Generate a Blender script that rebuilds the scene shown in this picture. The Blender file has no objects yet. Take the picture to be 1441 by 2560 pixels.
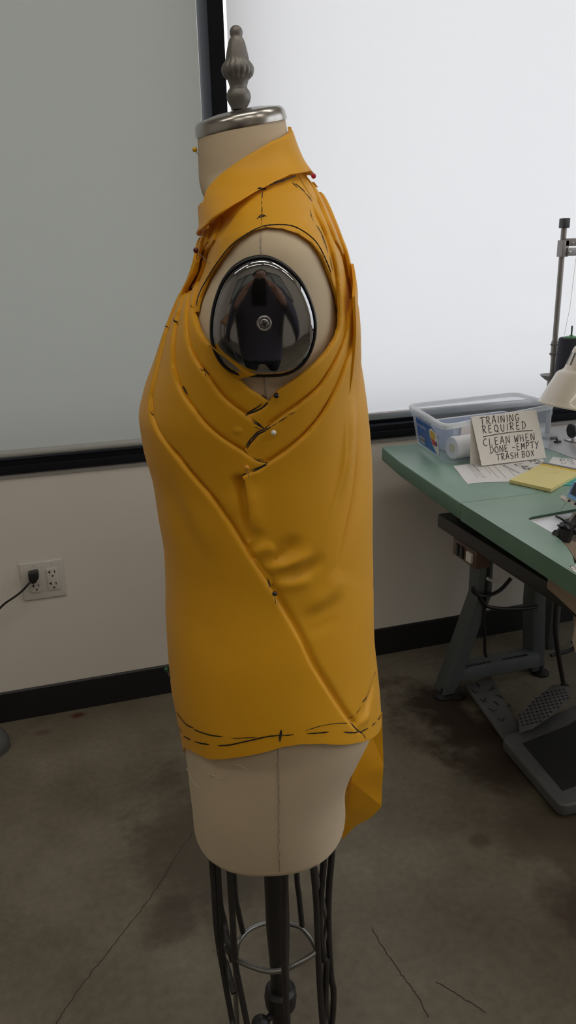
import bpy, bmesh, math, random
import numpy as np
from mathutils import Vector, Matrix
random.seed(4)
SC = bpy.context.scene
COL = SC.collection
PI = math.pi

# ---------------------------------------------------------------- camera
pitch, yaw, roll = math.radians(18.25), math.radians(16.78), math.radians(-1.49)
fw = Vector((math.sin(yaw)*math.cos(pitch), math.cos(yaw)*math.cos(pitch), -math.sin(pitch)))
rt = Vector((math.cos(yaw), -math.sin(yaw), 0)); upv = rt.cross(fw)
r2 = math.cos(roll)*rt + math.sin(roll)*upv; u2 = -math.sin(roll)*rt + math.cos(roll)*upv
cam = bpy.data.cameras.new('camera'); co = bpy.data.objects.new('camera', cam); COL.objects.link(co)
m = Matrix((r2, u2, -fw)).transposed().to_4x4(); m.translation = (0, 0, 1.31)
co.matrix_world = m
cam.sensor_fit = 'VERTICAL'; cam.sensor_height = 36; cam.lens = 36*1950/2560; cam.clip_start = 0.01
SC.camera = co
SC.view_settings.view_transform = 'Standard'; SC.view_settings.look = 'None'
SC.view_settings.exposure = 0.0; SC.view_settings.gamma = 1; SC.view_settings.use_curve_mapping = False

# ---------------------------------------------------------------- world: even overcast sky, darker ground
w = bpy.data.worlds.new('overcast'); SC.world = w; w.use_nodes = True
nt = w.node_tree; bg = nt.nodes['Background']
tc = nt.nodes.new('ShaderNodeTexCoord'); sp = nt.nodes.new('ShaderNodeSeparateXYZ'); rp = nt.nodes.new('ShaderNodeValToRGB')
nt.links.new(tc.outputs['Generated'], sp.inputs[0])
ma = nt.nodes.new('ShaderNodeMapRange'); ma.inputs[1].default_value = -0.25; ma.inputs[2].default_value = 0.25
nt.links.new(sp.outputs['Z'], ma.inputs[0]); nt.links.new(ma.outputs[0], rp.inputs[0])
rp.color_ramp.elements[0].color = (.62, .62, .62, 1); rp.color_ramp.elements[1].color = (.93, .96, 1, 1)
nt.links.new(rp.outputs[0], bg.inputs[0]); bg.inputs[1].default_value = 2.05
LAMP = 13.6      # strength of the fluorescent diffusers
LAMP_SPOTS = [(-1.5, -.05), (.1, .25), (1.7, .5), (-1.2, -2.4), (.4, -2.1), (2.0, -1.8)]

# ---------------------------------------------------------------- helpers
def N(t, k, **v):
    n = t.nodes.new(k)
    for a, b in v.items(): setattr(n, a, b)
    return n
def mat(name, col, rough=.5, metal=0, var=0, vscale=6, bump=0, bscale=200, stretch=None, sheen=0, trans=0, spec=.5, emit=0, coat=0):
    M = bpy.data.materials.new(name); M.use_nodes = True; t = M.node_tree; b = t.nodes['Principled BSDF']
    b.inputs['Base Color'].default_value = (*col, 1); b.inputs['Roughness'].default_value = rough; b.inputs['Metallic'].default_value = metal
    b.inputs['Specular IOR Level'].default_value = spec
    if sheen: b.inputs['Sheen Weight'].default_value = sheen; b.inputs['Sheen Roughness'].default_value = .4
    if coat: b.inputs['Coat Weight'].default_value = coat
    if emit: b.inputs['Emission Color'].default_value = (*col, 1); b.inputs['Emission Strength'].default_value = emit
    tc = N(t, 'ShaderNodeTexCoord'); mp = N(t, 'ShaderNodeMapping'); t.links.new(tc.outputs['Object'], mp.inputs[0])
    if stretch: mp.inputs['Scale'].default_value = stretch
    if var:
        n = N(t, 'ShaderNodeTexNoise'); n.inputs['Scale'].default_value = vscale; n.inputs['Detail'].default_value = 6
        t.links.new(mp.outputs[0], n.inputs['Vector'])
        mr = N(t, 'ShaderNodeMapRange'); mr.inputs[1].default_value = .3; mr.inputs[2].default_value = .7; mr.inputs[3].default_value = 1-var; mr.inputs[4].default_value = 1+var
        t.links.new(n.outputs['Fac'], mr.inputs[0])
        mx = N(t, 'ShaderNodeVectorMath', operation='SCALE'); mx.inputs[0].default_value = col
        t.links.new(mr.outputs[0], mx.inputs['Scale']); t.links.new(mx.outputs[0], b.inputs['Base Color'])
    if bump:
        n2 = N(t, 'ShaderNodeTexNoise'); n2.inputs['Scale'].default_value = bscale; n2.inputs['Detail'].default_value = 3
        t.links.new(mp.outputs[0], n2.inputs['Vector'])
        bp = N(t, 'ShaderNodeBump'); bp.inputs['Strength'].default_value = bump; bp.inputs['Distance'].default_value = .002
        t.links.new(n2.outputs['Fac'], bp.inputs['Height']); t.links.new(bp.outputs[0], b.inputs['Normal'])
    if trans:
        tr = N(t, 'ShaderNodeBsdfTranslucent'); tr.inputs[0].default_value = (*col, 1)
        mxs = N(t, 'ShaderNodeMixShader'); mxs.inputs[0].default_value = trans
        out = t.nodes['Material Output']
        t.links.new(b.outputs[0], mxs.inputs[1]); t.links.new(tr.outputs[0], mxs.inputs[2]); t.links.new(mxs.outputs[0], out.inputs[0])
    return M
def clear(name, col, alpha, rough=.15, haze=.0):
    """thin see-through sheet: part of the light passes straight, the rest is a glossy, milky plastic or glass"""
    M = bpy.data.materials.new(name); M.use_nodes = True; t = M.node_tree; b = t.nodes['Principled BSDF']
    b.inputs['Base Color'].default_value = (*col, 1); b.inputs['Roughness'].default_value = rough
    tr = N(t, 'ShaderNodeBsdfTransparent'); tl = N(t, 'ShaderNodeBsdfTranslucent'); tl.inputs[0].default_value = (*col, 1)
    m1 = N(t, 'ShaderNodeMixShader'); m1.inputs[0].default_value = haze; m2 = N(t, 'ShaderNodeMixShader'); m2.inputs[0].default_value = alpha
    t.links.new(b.outputs[0], m1.inputs[1]); t.links.new(tl.outputs[0], m1.inputs[2])
    t.links.new(tr.outputs[0], m2.inputs[1]); t.links.new(m1.outputs[0], m2.inputs[2]); t.links.new(m2.outputs[0], t.nodes['Material Output'].inputs[0])
    return M
def link(name, me, parent=None):
    o = bpy.data.objects.new(name, me); COL.objects.link(o)
    if parent: o.parent = parent
    return o
def tag(o, label=None, cat=None, group=None, kind=None):
    for k, v in (('label', label), ('category', cat), ('group', group), ('kind', kind)):
        if v: o[k] = v
    return o
def empty(name, loc, rz, label, cat, group=None):
    o = link(name, None); o.location = loc; o.rotation_euler = (0, 0, rz); o.empty_display_size = .05
    return tag(o, label, cat, group)
class MB:
    def __init__(s): s.v = []; s.f = []
    def add(s, V, F):
        n = len(s.v); s.v += [tuple(map(float, p)) for p in V]; s.f += [tuple(n+i for i in f) for f in F]; return s
    def box(s, a, b, M=None):
        x0, y0, z0 = a; x1, y1, z1 = b
        V = [(x0,y0,z0),(x1,y0,z0),(x1,y1,z0),(x0,y1,z0),(x0,y0,z1),(x1,y0,z1),(x1,y1,z1),(x0,y1,z1)]
        if M: V = [M @ Vector(p) for p in V]
        return s.add(V, [(3,2,1,0),(4,5,6,7),(0,1,5,4),(1,2,6,5),(2,3,7,6),(3,0,4,7)])
    def prism(s, poly, z0, z1, M=None):
        n = len(poly); V = [(p[0],p[1],z0) for p in poly]+[(p[0],p[1],z1) for p in poly]
        if M: V = [M @ Vector(p) for p in V]
        ar = sum(poly[i][0]*poly[(i+1)%n][1]-poly[(i+1)%n][0]*poly[i][1] for i in range(n))
        F = [tuple(range(n))[::-1], tuple(range(n, 2*n))]+[(i,(i+1)%n,n+(i+1)%n,n+i) for i in range(n)]
        if ar < 0: F = [f[::-1] for f in F]
        return s.add(V, F)
    def lathe(s, prof, n=32, M=None, lobes=None):
        V = []; F = []
        for k, (r, z) in enumerate(prof):
            for i in range(n):
                a = 2*PI*i/n; q = r
                if lobes: q = r*(1+lobes[k]*(abs(math.cos(a*8))-.6))
                V.append((q*math.cos(a), q*math.sin(a), z))
        for k in range(len(prof)-1):
            for i in range(n): F.append((k*n+i, k*n+(i+1)%n, (k+1)*n+(i+1)%n, (k+1)*n+i))
        F.append(tuple(range(n))[::-1]); F.append(tuple(range((len(prof)-1)*n, len(prof)*n)))
        if M: V = [M @ Vector(p) for p in V]
        return s.add(V, F)
    def tube(s, pts, r, n=10, closed=False):
        P = [Vector(p) for p in pts]; k = len(P); V = []; F = []; prev = None
        for i in range(k):
            if closed: t = P[(i+1)%k]-P[i-1]
            else: t = P[min(i+1,k-1)]-P[max(i-1,0)]
            t.normalize()
            if prev is None: nn = t.orthogonal().normalized()
            else: nn = (prev - t*prev.dot(t)).normalized()
            prev = nn; bb = t.cross(nn); rr = r[i] if isinstance(r, (list, tuple)) else r
            for j in range(n):
                a = 2*PI*j/n; V.append(P[i]+nn*(rr*math.cos(a))+bb*(rr*math.sin(a)))
        for i in range(k if closed else k-1):
            a, b = i*n, ((i+1)%k)*n
            for j in range(n): F.append((a+j, a+(j+1)%n, b+(j+1)%n, b+j))
        if not closed: F.append(tuple(range(n))[::-1]); F.append(tuple(range((k-1)*n, k*n)))
        return s.add(V, F)
    def sphere(s, c, r, n=12):
        return s.lathe([(max(r*math.sin(PI*i/n), 1e-5), -r*math.cos(PI*i/n)) for i in range(n+1)], 2*n, Matrix.Translation(c))
    def build(s, name, mt, parent=None, smooth=35, bevel=0, seg=2, inv=None):
        V = s.v
        if inv is not None: V = [inv @ Vector(p) for p in V]
        me = bpy.data.meshes.new(name); me.from_pydata([tuple(p) for p in V], [], s.f); me.update()
        if bevel:
            bm = bmesh.new(); bm.from_mesh(me); bmesh.ops.remove_doubles(bm, verts=bm.verts, dist=1e-6)
            ed = [e for e in bm.edges if len(e.link_faces) == 2 and e.calc_face_angle(0) > .5]
            bmesh.ops.bevel(bm, geom=ed, offset=bevel, segments=seg, profile=.5, affect='EDGES', clamp_overlap=True)
            bm.to_mesh(me); bm.free()
        me.materials.append(mt)
        if smooth:
            me.shade_smooth(); me.set_sharp_from_angle(angle=math.radians(smooth))
        return link(name, me, parent)
def smoothpath(P, per=8, closed=False):
    P = [Vector(p) for p in P]; n = len(P); out = []
    rng = range(n) if closed else range(n-1)
    for i in rng:
        if closed: a, b, c, d = P[i-1], P[i], P[(i+1)%n], P[(i+2)%n]
        else: a, b, c, d = P[max(i-1,0)], P[i], P[i+1], P[min(i+2,n-1)]
        for k in range(per):
            t = k/per
            out.append(.5*((2*b)+(c-a)*t+(2*a-5*b+4*c-d)*t*t+(3*b-a-3*c+d)*t**3))
    if not closed: out.append(P[-1])
    return out
def text_mesh(name, body, size, mt, parent, M, align='CENTER'):
    cu = bpy.data.curves.new(name, 'FONT'); cu.body = body; cu.size = size; cu.align_x = align; cu.resolution_u = 3
    o = bpy.data.objects.new(name, cu); COL.objects.link(o)
    dg = bpy.context.evaluated_depsgraph_get(); me = bpy.data.meshes.new_from_object(o.evaluated_get(dg))
    bpy.data.objects.remove(o); bpy.data.curves.remove(cu)
    me.transform(M); me.materials.clear(); me.materials.append(mt)
    return link(name, me, parent)
FONT = {
 'A': [[(0,0),(.3,1),(.42,.95),(.62,0)],[(.1,.38),(.58,.42)]], 'B': [[(.05,0),(.08,1)],[(.0,.97),(.4,.98),(.5,.78),(.38,.55),(.08,.52)],[(.08,.52),(.45,.5),(.58,.25),(.4,.02),(0,0)]],
 'C': [[(.58,.9),(.35,1),(.08,.75),(.02,.35),(.2,.04),(.45,.0),(.62,.15)]], 'D': [[(.1,0),(.12,1)],[(-.02,1),(.4,.95),(.62,.6),(.5,.2),(.2,0),(.02,.02)]],
 'E': [[(.08,0),(.1,1)],[(.06,1),(.55,1.02)],[(.1,.52),(.48,.55)],[(.06,0),(.58,.03)]], 'G': [[(.6,.85),(.35,1),(.08,.7),(.08,.25),(.3,0),(.58,.15),(.6,.42),(.32,.4)]],
 'H': [[(.05,0),(.08,1)],[(.58,0),(.56,1)],[(.06,.5),(.58,.54)]], 'I': [[(.14,0),(.14,1)]], 'L': [[(.1,1),(.08,0),(.58,.03)]],
 'M': [[(0,0),(.08,1),(.32,.35),(.58,1),(.66,0)]], 'N': [[(.02,0),(.06,1),(.55,.02),(.6,1.05)]], 'O': [[(.3,1),(.05,.75),(.04,.25),(.3,0),(.58,.25),(.56,.75),(.3,1)]],
 'P': [[(.1,0),(.12,1)],[(-.02,.97),(.45,1),(.56,.75),(.4,.52),(.12,.48)]], 'Q': [[(.3,1),(.05,.75),(.04,.25),(.3,0),(.58,.25),(.56,.75),(.3,1)],[(.36,.25),(.66,-.12)]],
 'R': [[(.1,0),(.12,1)],[(-.08,.9),(.1,1.02),(.45,1),(.55,.75),(.38,.55),(.12,.5)],[(.2,.5),(.62,0)]], 'S': [[(.55,.88),(.32,1),(.08,.8),(.2,.56),(.48,.42),(.55,.18),(.3,0),(.02,.12)]],
 'T': [[(.3,0),(.33,1)],[(-.1,.95),(.75,1.03)]], 'U': [[(.06,1),(.05,.3),(.25,0),(.5,.1),(.58,1)]], 'W': [[(0,1),(.15,0),(.33,.7),(.5,0),(.68,1.05)]],
 'X': [[(.02,0),(.6,1)],[(.05,.98),(.6,.02)]], 'Y': [[(.02,1),(.28,.5)],[(.62,1.05),(.12,-.15)]], '-': [[(.08,.48),(.55,.5)]], ' ': []}
def ribbon(mb, pts, wd, nrm=Vector((0,0,1))):
    P = [Vector(p) for p in pts]
    for i in range(len(P)):
        t = (P[min(i+1,len(P)-1)]-P[max(i-1,0)]); t.normalize(); s = nrm.cross(t)
        if s.length < 1e-6: s = Vector((1,0,0))
        s.normalize(); s *= wd/2
        mb.v += [tuple(P[i]-s), tuple(P[i]+s)]
        n = len(mb.v)
        if i: mb.f.append((n-4, n-3, n-1, n-2))
def hand_text(mb, body, x, y, h, adv, wd, M):
    for ch in body:
        for st in FONT[ch]:
            j = random.uniform(-.02, .02)
            P = smoothpath([(x+(a+.12*b+j)*h*.95, y+b*h, 0) for a, b in st], 4) if len(st) > 3 else [(x+(a+.12*b+j)*h*.95, y+b*h, 0) for a, b in st]
            ribbon(mb, [M @ Vector(p) for p in P], wd, (M.to_3x3() @ Vector((0,0,1))).normalized())
        x += adv*(.55 if ch in ' I' else 1)

# ---------------------------------------------------------------- materials
def fabric(name, col, trans):
    M = mat(name, col, .5, var=.05, vscale=9, bump=.05, bscale=1400, sheen=.08, trans=trans, spec=.42); return M
YEL = fabric('yellow_twill', (.82, .405, .012), .12)
YEL2 = fabric('yellow_twill_bias', (.82, .405, .012), .22)
CREAM = mat('cream_canvas', (.62, .51, .36), .8, var=.05, vscale=14, bump=.12, bscale=1500, spec=.2)
CHROME = mat('polished_steel', (.37, .37, .38), .045, 1)
CAPM = mat('brushed_nickel', (.43, .41, .38), .25, 1, var=.12, vscale=16, stretch=(1, 1, 4))
CASTM = mat('grey_cast_metal', (.20, .19, .18), .48, .55, var=.1, vscale=30, bump=.12, bscale=500)
IRON = mat('black_enamelled_iron', (.030, .028, .028), .4, .2, var=.15, vscale=40, bump=.2, bscale=400)
WIRE = mat('bright_wire', (.26, .26, .25), .35, .9)
INK = mat('black_marker_ink', (.012, .011, .014), .7)
WALL = mat('white_wall_paint', (.70, .655, .595), .6, var=.02, vscale=3, bump=.12, bscale=300)
BASE = mat('black_rubber_base', (.008, .008, .009), .5, var=.1, vscale=20)
FRAME = mat('black_anodised_frame', (.012, .013, .016), .6, 0, var=.1, vscale=20, spec=.02)
SHADE_D = mat('grey_blackout_shade', (.43, .45, .43), .75, var=.015, vscale=50, bump=.2, bscale=900, stretch=(1, 1, 6), trans=.22)
SHADE_L = mat('white_translucent_shade', (.80, .80, .82), .8, var=.012, vscale=30, bump=.1, bscale=900, stretch=(1, 1, 8), trans=.55)
ALU = mat('satin_aluminium', (.42, .42, .44), .35, .85)
GLASS = clear('window_glass', (.9, .95, .95), .08, .02)
CEIL = mat('ceiling_paint', (.55, .55, .55), .8, var=.03)
GREEN = mat('green_laminate', (.205, .325, .255), .30, var=.05, vscale=10, bump=.08, bscale=600)
GREEN_E = mat('green_edge_band', (.105, .20, .14), .5, var=.08, vscale=12)  # darker green on every face of the boards that doesn't point up
GREYL = mat('grey_laminate', (.42, .42, .42), .32, var=.04, vscale=8)
LEGM = mat('blue_grey_painted_steel', (.10, .115, .12), .5, .1, var=.08, vscale=12)
RAILM = mat('dark_painted_steel', (.022, .022, .022), .45, .2)
BROWN = mat('brown_switch_housing', (.10, .055, .04), .5)
WPLAS = mat('white_plastic', (.68, .66, .62), .35)
OUTM = mat('outlet_ivory', (.60, .57, .53), .35)
BPLAS = mat('black_plastic', (.014, .014, .015), .4, var=.1, vscale=30)
PEDM = mat('grey_pedal_casting', (.115, .115, .115), .5, .2, var=.08, vscale=18, bump=.25, bscale=300)
RUB = mat('black_ribbed_rubber', (.008, .008, .008), .7, bump=.4, bscale=200)
PAPER = mat('white_paper', (.74, .72, .71), .7, var=.015, vscale=20)
CARD = mat('off_white_card', (.74, .70, .655), .75, var=.02, vscale=25)
YPAPER = mat('yellow_legal_paper', (.72, .62, .27), .75, var=.02, vscale=30)
YEDGE = mat('yellow_pad_binding', (.78, .56, .10), .6)
GREYB = mat('grey_binding', (.22, .23, .27), .45, .3)
TEAL = mat('teal_card', (.03, .36, .36), .5)
BIN = clear('milky_clear_plastic', (.78, .84, .92), .22, .22, .5)
BINR = clear('milky_plastic_rim', (.86, .88, .90), .72, .25, .35)
BLUEL = mat('blue_label_print', (.035, .13, .42), .4)
STEEL = mat('ground_steel', (.55, .54, .54), .22, .95, var=.06, vscale=25)
LAMPM = mat('cream_enamel', (.62, .56, .47), .28, coat=.3)
NAVY = mat('navy_thread', (.012, .014, .026), .7, bump=.5, bscale=500, stretch=(1, 1, 12))
GRNP = mat('green_plastic', (.03, .20, .05), .4)
BEIGE = mat('beige_canvas_chute', (.36, .28, .205), .85, var=.08, vscale=18, bump=.4, bscale=700)
BLUEM = mat('light_blue_enamel', (.22, .42, .72), .35)
LCD = mat('dark_label', (.03, .035, .06), .4)
RODM = mat('grey_tube_steel', (.25, .235, .225), .4, .5)

# ---------------------------------------------------------------- structure
def struct(o, **k): o['kind'] = 'structure'; return o
def floor_material():
    M = bpy.data.materials.new('stained_concrete'); M.use_nodes = True; t = M.node_tree; b = t.nodes['Principled BSDF']
    ge = N(t, 'ShaderNodeNewGeometry'); P = ge.outputs['Position']
    def noise(sc, det=6, rough=.55):
        n = N(t, 'ShaderNodeTexNoise'); n.inputs['Scale'].default_value = sc; n.inputs['Detail'].default_value = det; n.inputs['Roughness'].default_value = rough
        t.links.new(P, n.inputs['Vector']); return n.outputs['Fac']
    def ramp(f, stops):
        r = N(t, 'ShaderNodeValToRGB'); e = r.color_ramp.elements
        while len(e) < len(stops): e.new(.5)
        for q, (p, c) in zip(e, stops): q.position = p; q.color = (*c, 1)
        t.links.new(f, r.inputs[0]); return r.outputs[0]
    def math_(op, a, b2):
        n = N(t, 'ShaderNodeMath', operation=op)
        for i, v in enumerate((a, b2)):
            if isinstance(v, (int, float)): n.inputs[i].default_value = v
            else: t.links.new(v, n.inputs[i])
        return n.outputs[0]
    def mix(f, a, c):
        n = N(t, 'ShaderNodeMix', data_type='RGBA'); t.links.new(f, n.inputs['Factor']); t.links.new(a, n.inputs['A'])
        if isinstance(c, tuple): n.inputs['B'].default_value = (*c, 1)
        else: t.links.new(c, n.inputs['B'])
        return n.outputs['Result']
    base = ramp(noise(2.4, 9, .62), [(.28, (.10, .083, .058)), (.5, (.168, .143, .105)), (.72, (.235, .207, .158))])
    fine = ramp(noise(55, 4), [(.3, (.86, .86, .86)), (.7, (1.1, 1.1, 1.1))])
    mu = N(t, 'ShaderNodeMix', data_type='RGBA', blend_type='MULTIPLY'); mu.inputs['Factor'].default_value = 1
    t.links.new(base, mu.inputs['A']); t.links.new(fine, mu.inputs['B']); c = mu.outputs['Result']
    nz = noise(7, 7, .65)
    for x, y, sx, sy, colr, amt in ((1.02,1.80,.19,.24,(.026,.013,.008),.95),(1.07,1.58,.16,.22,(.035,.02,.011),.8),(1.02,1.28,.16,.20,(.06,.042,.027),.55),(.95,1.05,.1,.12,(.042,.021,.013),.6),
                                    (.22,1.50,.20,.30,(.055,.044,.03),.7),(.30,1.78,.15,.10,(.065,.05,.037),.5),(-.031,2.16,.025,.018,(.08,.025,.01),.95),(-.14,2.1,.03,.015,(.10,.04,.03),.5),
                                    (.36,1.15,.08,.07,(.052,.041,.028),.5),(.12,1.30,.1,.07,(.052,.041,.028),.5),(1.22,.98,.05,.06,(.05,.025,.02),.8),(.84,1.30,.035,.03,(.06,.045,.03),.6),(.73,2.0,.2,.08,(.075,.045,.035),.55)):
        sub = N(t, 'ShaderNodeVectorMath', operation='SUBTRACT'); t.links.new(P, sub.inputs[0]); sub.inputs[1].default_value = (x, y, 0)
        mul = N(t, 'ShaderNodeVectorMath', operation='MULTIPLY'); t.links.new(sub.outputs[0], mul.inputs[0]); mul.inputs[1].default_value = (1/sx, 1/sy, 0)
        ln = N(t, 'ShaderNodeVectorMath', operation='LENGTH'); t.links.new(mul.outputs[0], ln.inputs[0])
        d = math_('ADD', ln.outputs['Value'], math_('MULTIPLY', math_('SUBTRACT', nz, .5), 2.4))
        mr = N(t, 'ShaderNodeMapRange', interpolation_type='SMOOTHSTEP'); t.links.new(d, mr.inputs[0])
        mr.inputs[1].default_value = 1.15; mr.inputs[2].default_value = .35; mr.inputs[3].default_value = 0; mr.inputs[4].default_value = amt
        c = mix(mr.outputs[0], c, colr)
    t.links.new(c, b.inputs['Base Color'])
    t.links.new(ramp(noise(5), [(.3, (.38,)*3), (.7, (.6,)*3)]), b.inputs['Roughness']); b.inputs['Specular IOR Level'].default_value = .35
    bp = N(t, 'ShaderNodeBump'); bp.inputs['Strength'].default_value = .15; bp.inputs['Distance'].default_value = .003; t.links.new(noise(90), bp.inputs['Height']); t.links.new(bp.outputs[0], b.inputs['Normal'])
    return M
X0, X1, Y0, YW, ZC = -3.4, 2.9, -4.4, 2.2, 3.4
WT_ = 2.62
fl = struct(MB().box((X0-.2, Y0-.2, -.12), (X1+.2, YW+.4, 0)).build('floor', floor_material()))
CRK = mat('crack_dirt', (.04, .034, .026), .9)
cracks = MB()
for pth in ([(0.2129,1.5508,0),(0.1547,1.4803,0),(0.113,1.4177,0),(0.0656,1.357,0),(0.0178,1.3022,0),(-0.0246,1.2557,0),(-0.0635,1.2119,0),(-0.0948,1.1735,0),(-0.1209,1.1361,0)], [(0.5004,1.1451,0),(0.5092,1.0577,0),(0.516,1.0184,0),(0.5224,0.9723,0),(0.5213,0.935,0)], [(0.5677,0.9966,0),(0.5959,0.9563,0),(0.6245,0.913,0)]):
    P = []
    for q in smoothpath([(a, b, .0004) for a, b, c in pth], 10): P.append((q[0]+random.uniform(-.002, .002), q[1]+random.uniform(-.002, .002), .0006))
    ribbon(cracks, P, .0016)
cracks.build('floor_crack', CRK, fl, 0)
struct(MB().box((X0-.2, Y0-.2, ZC), (X1+.2, YW+.4, ZC+.12)).build('ceiling', CEIL))
struct(MB().box((X0-.15, Y0, 0), (X0, YW, ZC)).build('wall_left', WALL))
struct(MB().box((X1, Y0, 0), (X1+.15, YW, .76)).box((X1, Y0, WT_), (X1+.15, YW, ZC)).box((X1, Y0, .76), (X1+.15, -1.4, WT_)).box((X1, 1.9, .76), (X1+.15, YW, WT_)).build('wall_right', WALL))
WT = 2.62
bw = MB().box((X0, YW, 0), (X1, YW+.14, .757)).box((X0, YW, WT), (X1, YW+.14, ZC)).box((X0, YW, .757), (-2.4, YW+.14, WT)).box((2.6, YW, .757), (X1, YW+.14, WT))
struct(bw.build('wall_back', WALL))
rw = MB().box((X0, Y0-.14, 0), (X1, Y0, .9)).box((X0, Y0-.14, 2.3), (X1, Y0, ZC))
for a, b in ((X0, -3.0), (.2, X1)): rw.box((a, Y0-.14, .9), (b, Y0, 2.3))
struct(rw.build('wall_rear', WALL))
bs = MB(); prof = [(0,0),(-.008,0),(-.008,.03),(-.008,.06),(-.007,.094),(-.003,.098),(0,.098)]
bs.add([(x, YW+a, z) for x in (X0, X1) for a, z in prof], [tuple(range(7)), tuple(range(7, 14))[::-1]]+[(i,7+i,7+(i+1)%7,(i+1)%7) for i in range(7)])
struct(bs.build('baseboard_back', BASE, smooth=0))
# window frames: the black sill bar is stepped, the mullion deep, panes behind
def window(n, xa, xb, la, lb):
    f = MB().box((xa, YW-.018, .761), (xb, YW+.13, .783)).box((xa, YW-.006, .783), (xb, YW+.13, .800)).box((xa, YW+.03, .800), (xb, YW+.13, .822))
    f.box((xa, YW+.0, WT-.05), (xb, YW+.13, WT))
    f.box((la, YW+.0, .80), (la+.042, YW+.13, WT)) if la is not None else None
    f.box((lb, YW+.0, .80), (lb+.042, YW+.13, WT)) if lb is not None else None
    o = struct(f.build('window_%d' % n, FRAME, bevel=.002))
    MB().box((xa, YW+.098, .80), (xb, YW+.104, WT)).build('pane', GLASS, o)
    return o
w1 = window(1, -2.4, .506, -2.4, None); w2 = window(2, .506, 2.6, None, 2.558)
mu_ = struct(MB().box((.485, YW-.004, .79), (.527, YW+.13, WT)).build('trim_1', FRAME, bevel=.002))
struct(MB().box((-2.4, YW-.004, .745), (2.6, YW+.01, .7565)).build('trim_2', mat('painted_sill_return', (.46, .44, .42), .6), bevel=.001))  # wall return under the sill, coloured grey to carry its shadow line
rwin = MB()
for x in (-3.0, -2.2, -1.4, -.6, .16): rwin.box((x, Y0-.1, .9), (x+.04, Y0-.02, 2.3))
rwin.box((-3.0, Y0-.1, .9), (.2, Y0-.02, .95)).box((-3.0, Y0-.1, 2.25), (.2, Y0-.02, 2.3))
rwo = struct(rwin.build('window_3', FRAME)); MB().box((-3, Y0-.125, .9), (.2, Y0-.122, 2.3)).build('window_blind', SHADE_D, rwo); MB().box((-3, Y0-.07, .9), (.2, Y0-.066, 2.3)).build('pane', GLASS, rwo)  # blind added outside the rear panes to cut their daylight

rw4 = MB().box((X1+.02, -1.4, .76), (X1+.12, 1.9, .80)).box((X1+.02, -1.4, WT-.05), (X1+.12, 1.9, WT))
for y in (-1.4, .22, 1.85): rw4.box((X1+.02, y, .80), (X1+.12, y+.05, WT))
w4 = struct(rw4.build('window_4', FRAME, bevel=.002)); MB().box((X1+.098, -1.4, .80), (X1+.104, 1.9, WT)).build('pane', GLASS, w4)
# roller shades (things: can be taken down)
def shade(x0, x1, zb, mt, barm, label, barr, flat):
    r = empty('roller_shade', ((x0+x1)/2, YW-.004, zb), 0, label, 'window shade')
    inv = Matrix.Translation((-(x0+x1)/2, -(YW-.004), -zb)); y = YW-.012
    nx, nz = 60, 30; V = []; F = []
    for j in range(nz+1):
        for i in range(nx+1):
            x = x0+(x1-x0)*i/nx; z = zb+.012+(WT-zb-.03)*j/nz
            V.append((x, y+.0012*math.sin(x*5+z*2), z))
    for j in range(nz):
        for i in range(nx): F.append((j*(nx+1)+i, j*(nx+1)+i+1, (j+1)*(nx+1)+i+1, (j+1)*(nx+1)+i))
    MB().add(V, F).build('shade_cloth', mt, r, 80, inv=inv)
    b = MB()
    if flat: b.box((x0, y-.008, zb), (x1, y+.008, zb+.024))
    else: b.tube([(x0, y, zb+.011), (x1, y, zb+.011)], .011, 16)
    o = b.build('hem_bar', barm, r, 50, bevel=.003 if flat else 0, inv=inv)
    MB().tube([(x0, y, WT-.03), (x1, y, WT-.03)], .03, 20).build('roller_tube', ALU, r, 50, inv=inv)
    return r
SHH = mat('grey_hem_sleeve', (.36, .365, .35), .6)
shade(-2.35, .4555, .806, SHADE_D, SHH, 'dark grey opaque roller shade covering the left window', .011, False)
shade(.5325, 2.55, .820, SHADE_L, ALU, 'white glowing translucent roller shade covering the right window', .011, True)

# ceiling fluorescent fixtures behind and above the camera
LGT = mat('fluorescent_diffuser', (1, .925, .81), .5, emit=LAMP)
for i, (x, y) in enumerate(LAMP_SPOTS):
    r = empty('ceiling_light', (x, y, ZC), -.27, 'white fluorescent ceiling fixture, %s of the row %s' % (('left one', 'middle one', 'right one')[i % 3], ('nearer the back windows', 'farther behind the camera')[i//3]), 'ceiling light', 'fluorescent ceiling fixtures')
    if i == 0:
        h = MB().prism([(-.12,0),(.12,0),(.09,-.05),(-.09,-.05)], -.62, .62, Matrix.Rotation(PI/2, 4, 'Z') @ Matrix.Rotation(PI/2, 4, 'X')).build('housing', WPLAS, r)
        d = MB().prism([(-.085,-.05),(.085,-.05),(.06,-.075),(-.06,-.075)], -.6, .6, Matrix.Rotation(PI/2, 4, 'Z') @ Matrix.Rotation(PI/2, 4, 'X')).build('diffuser', LGT, r); lp = (h, d)
    else:
        for q in lp: c = q.copy(); COL.objects.link(c); c.parent = r

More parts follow.
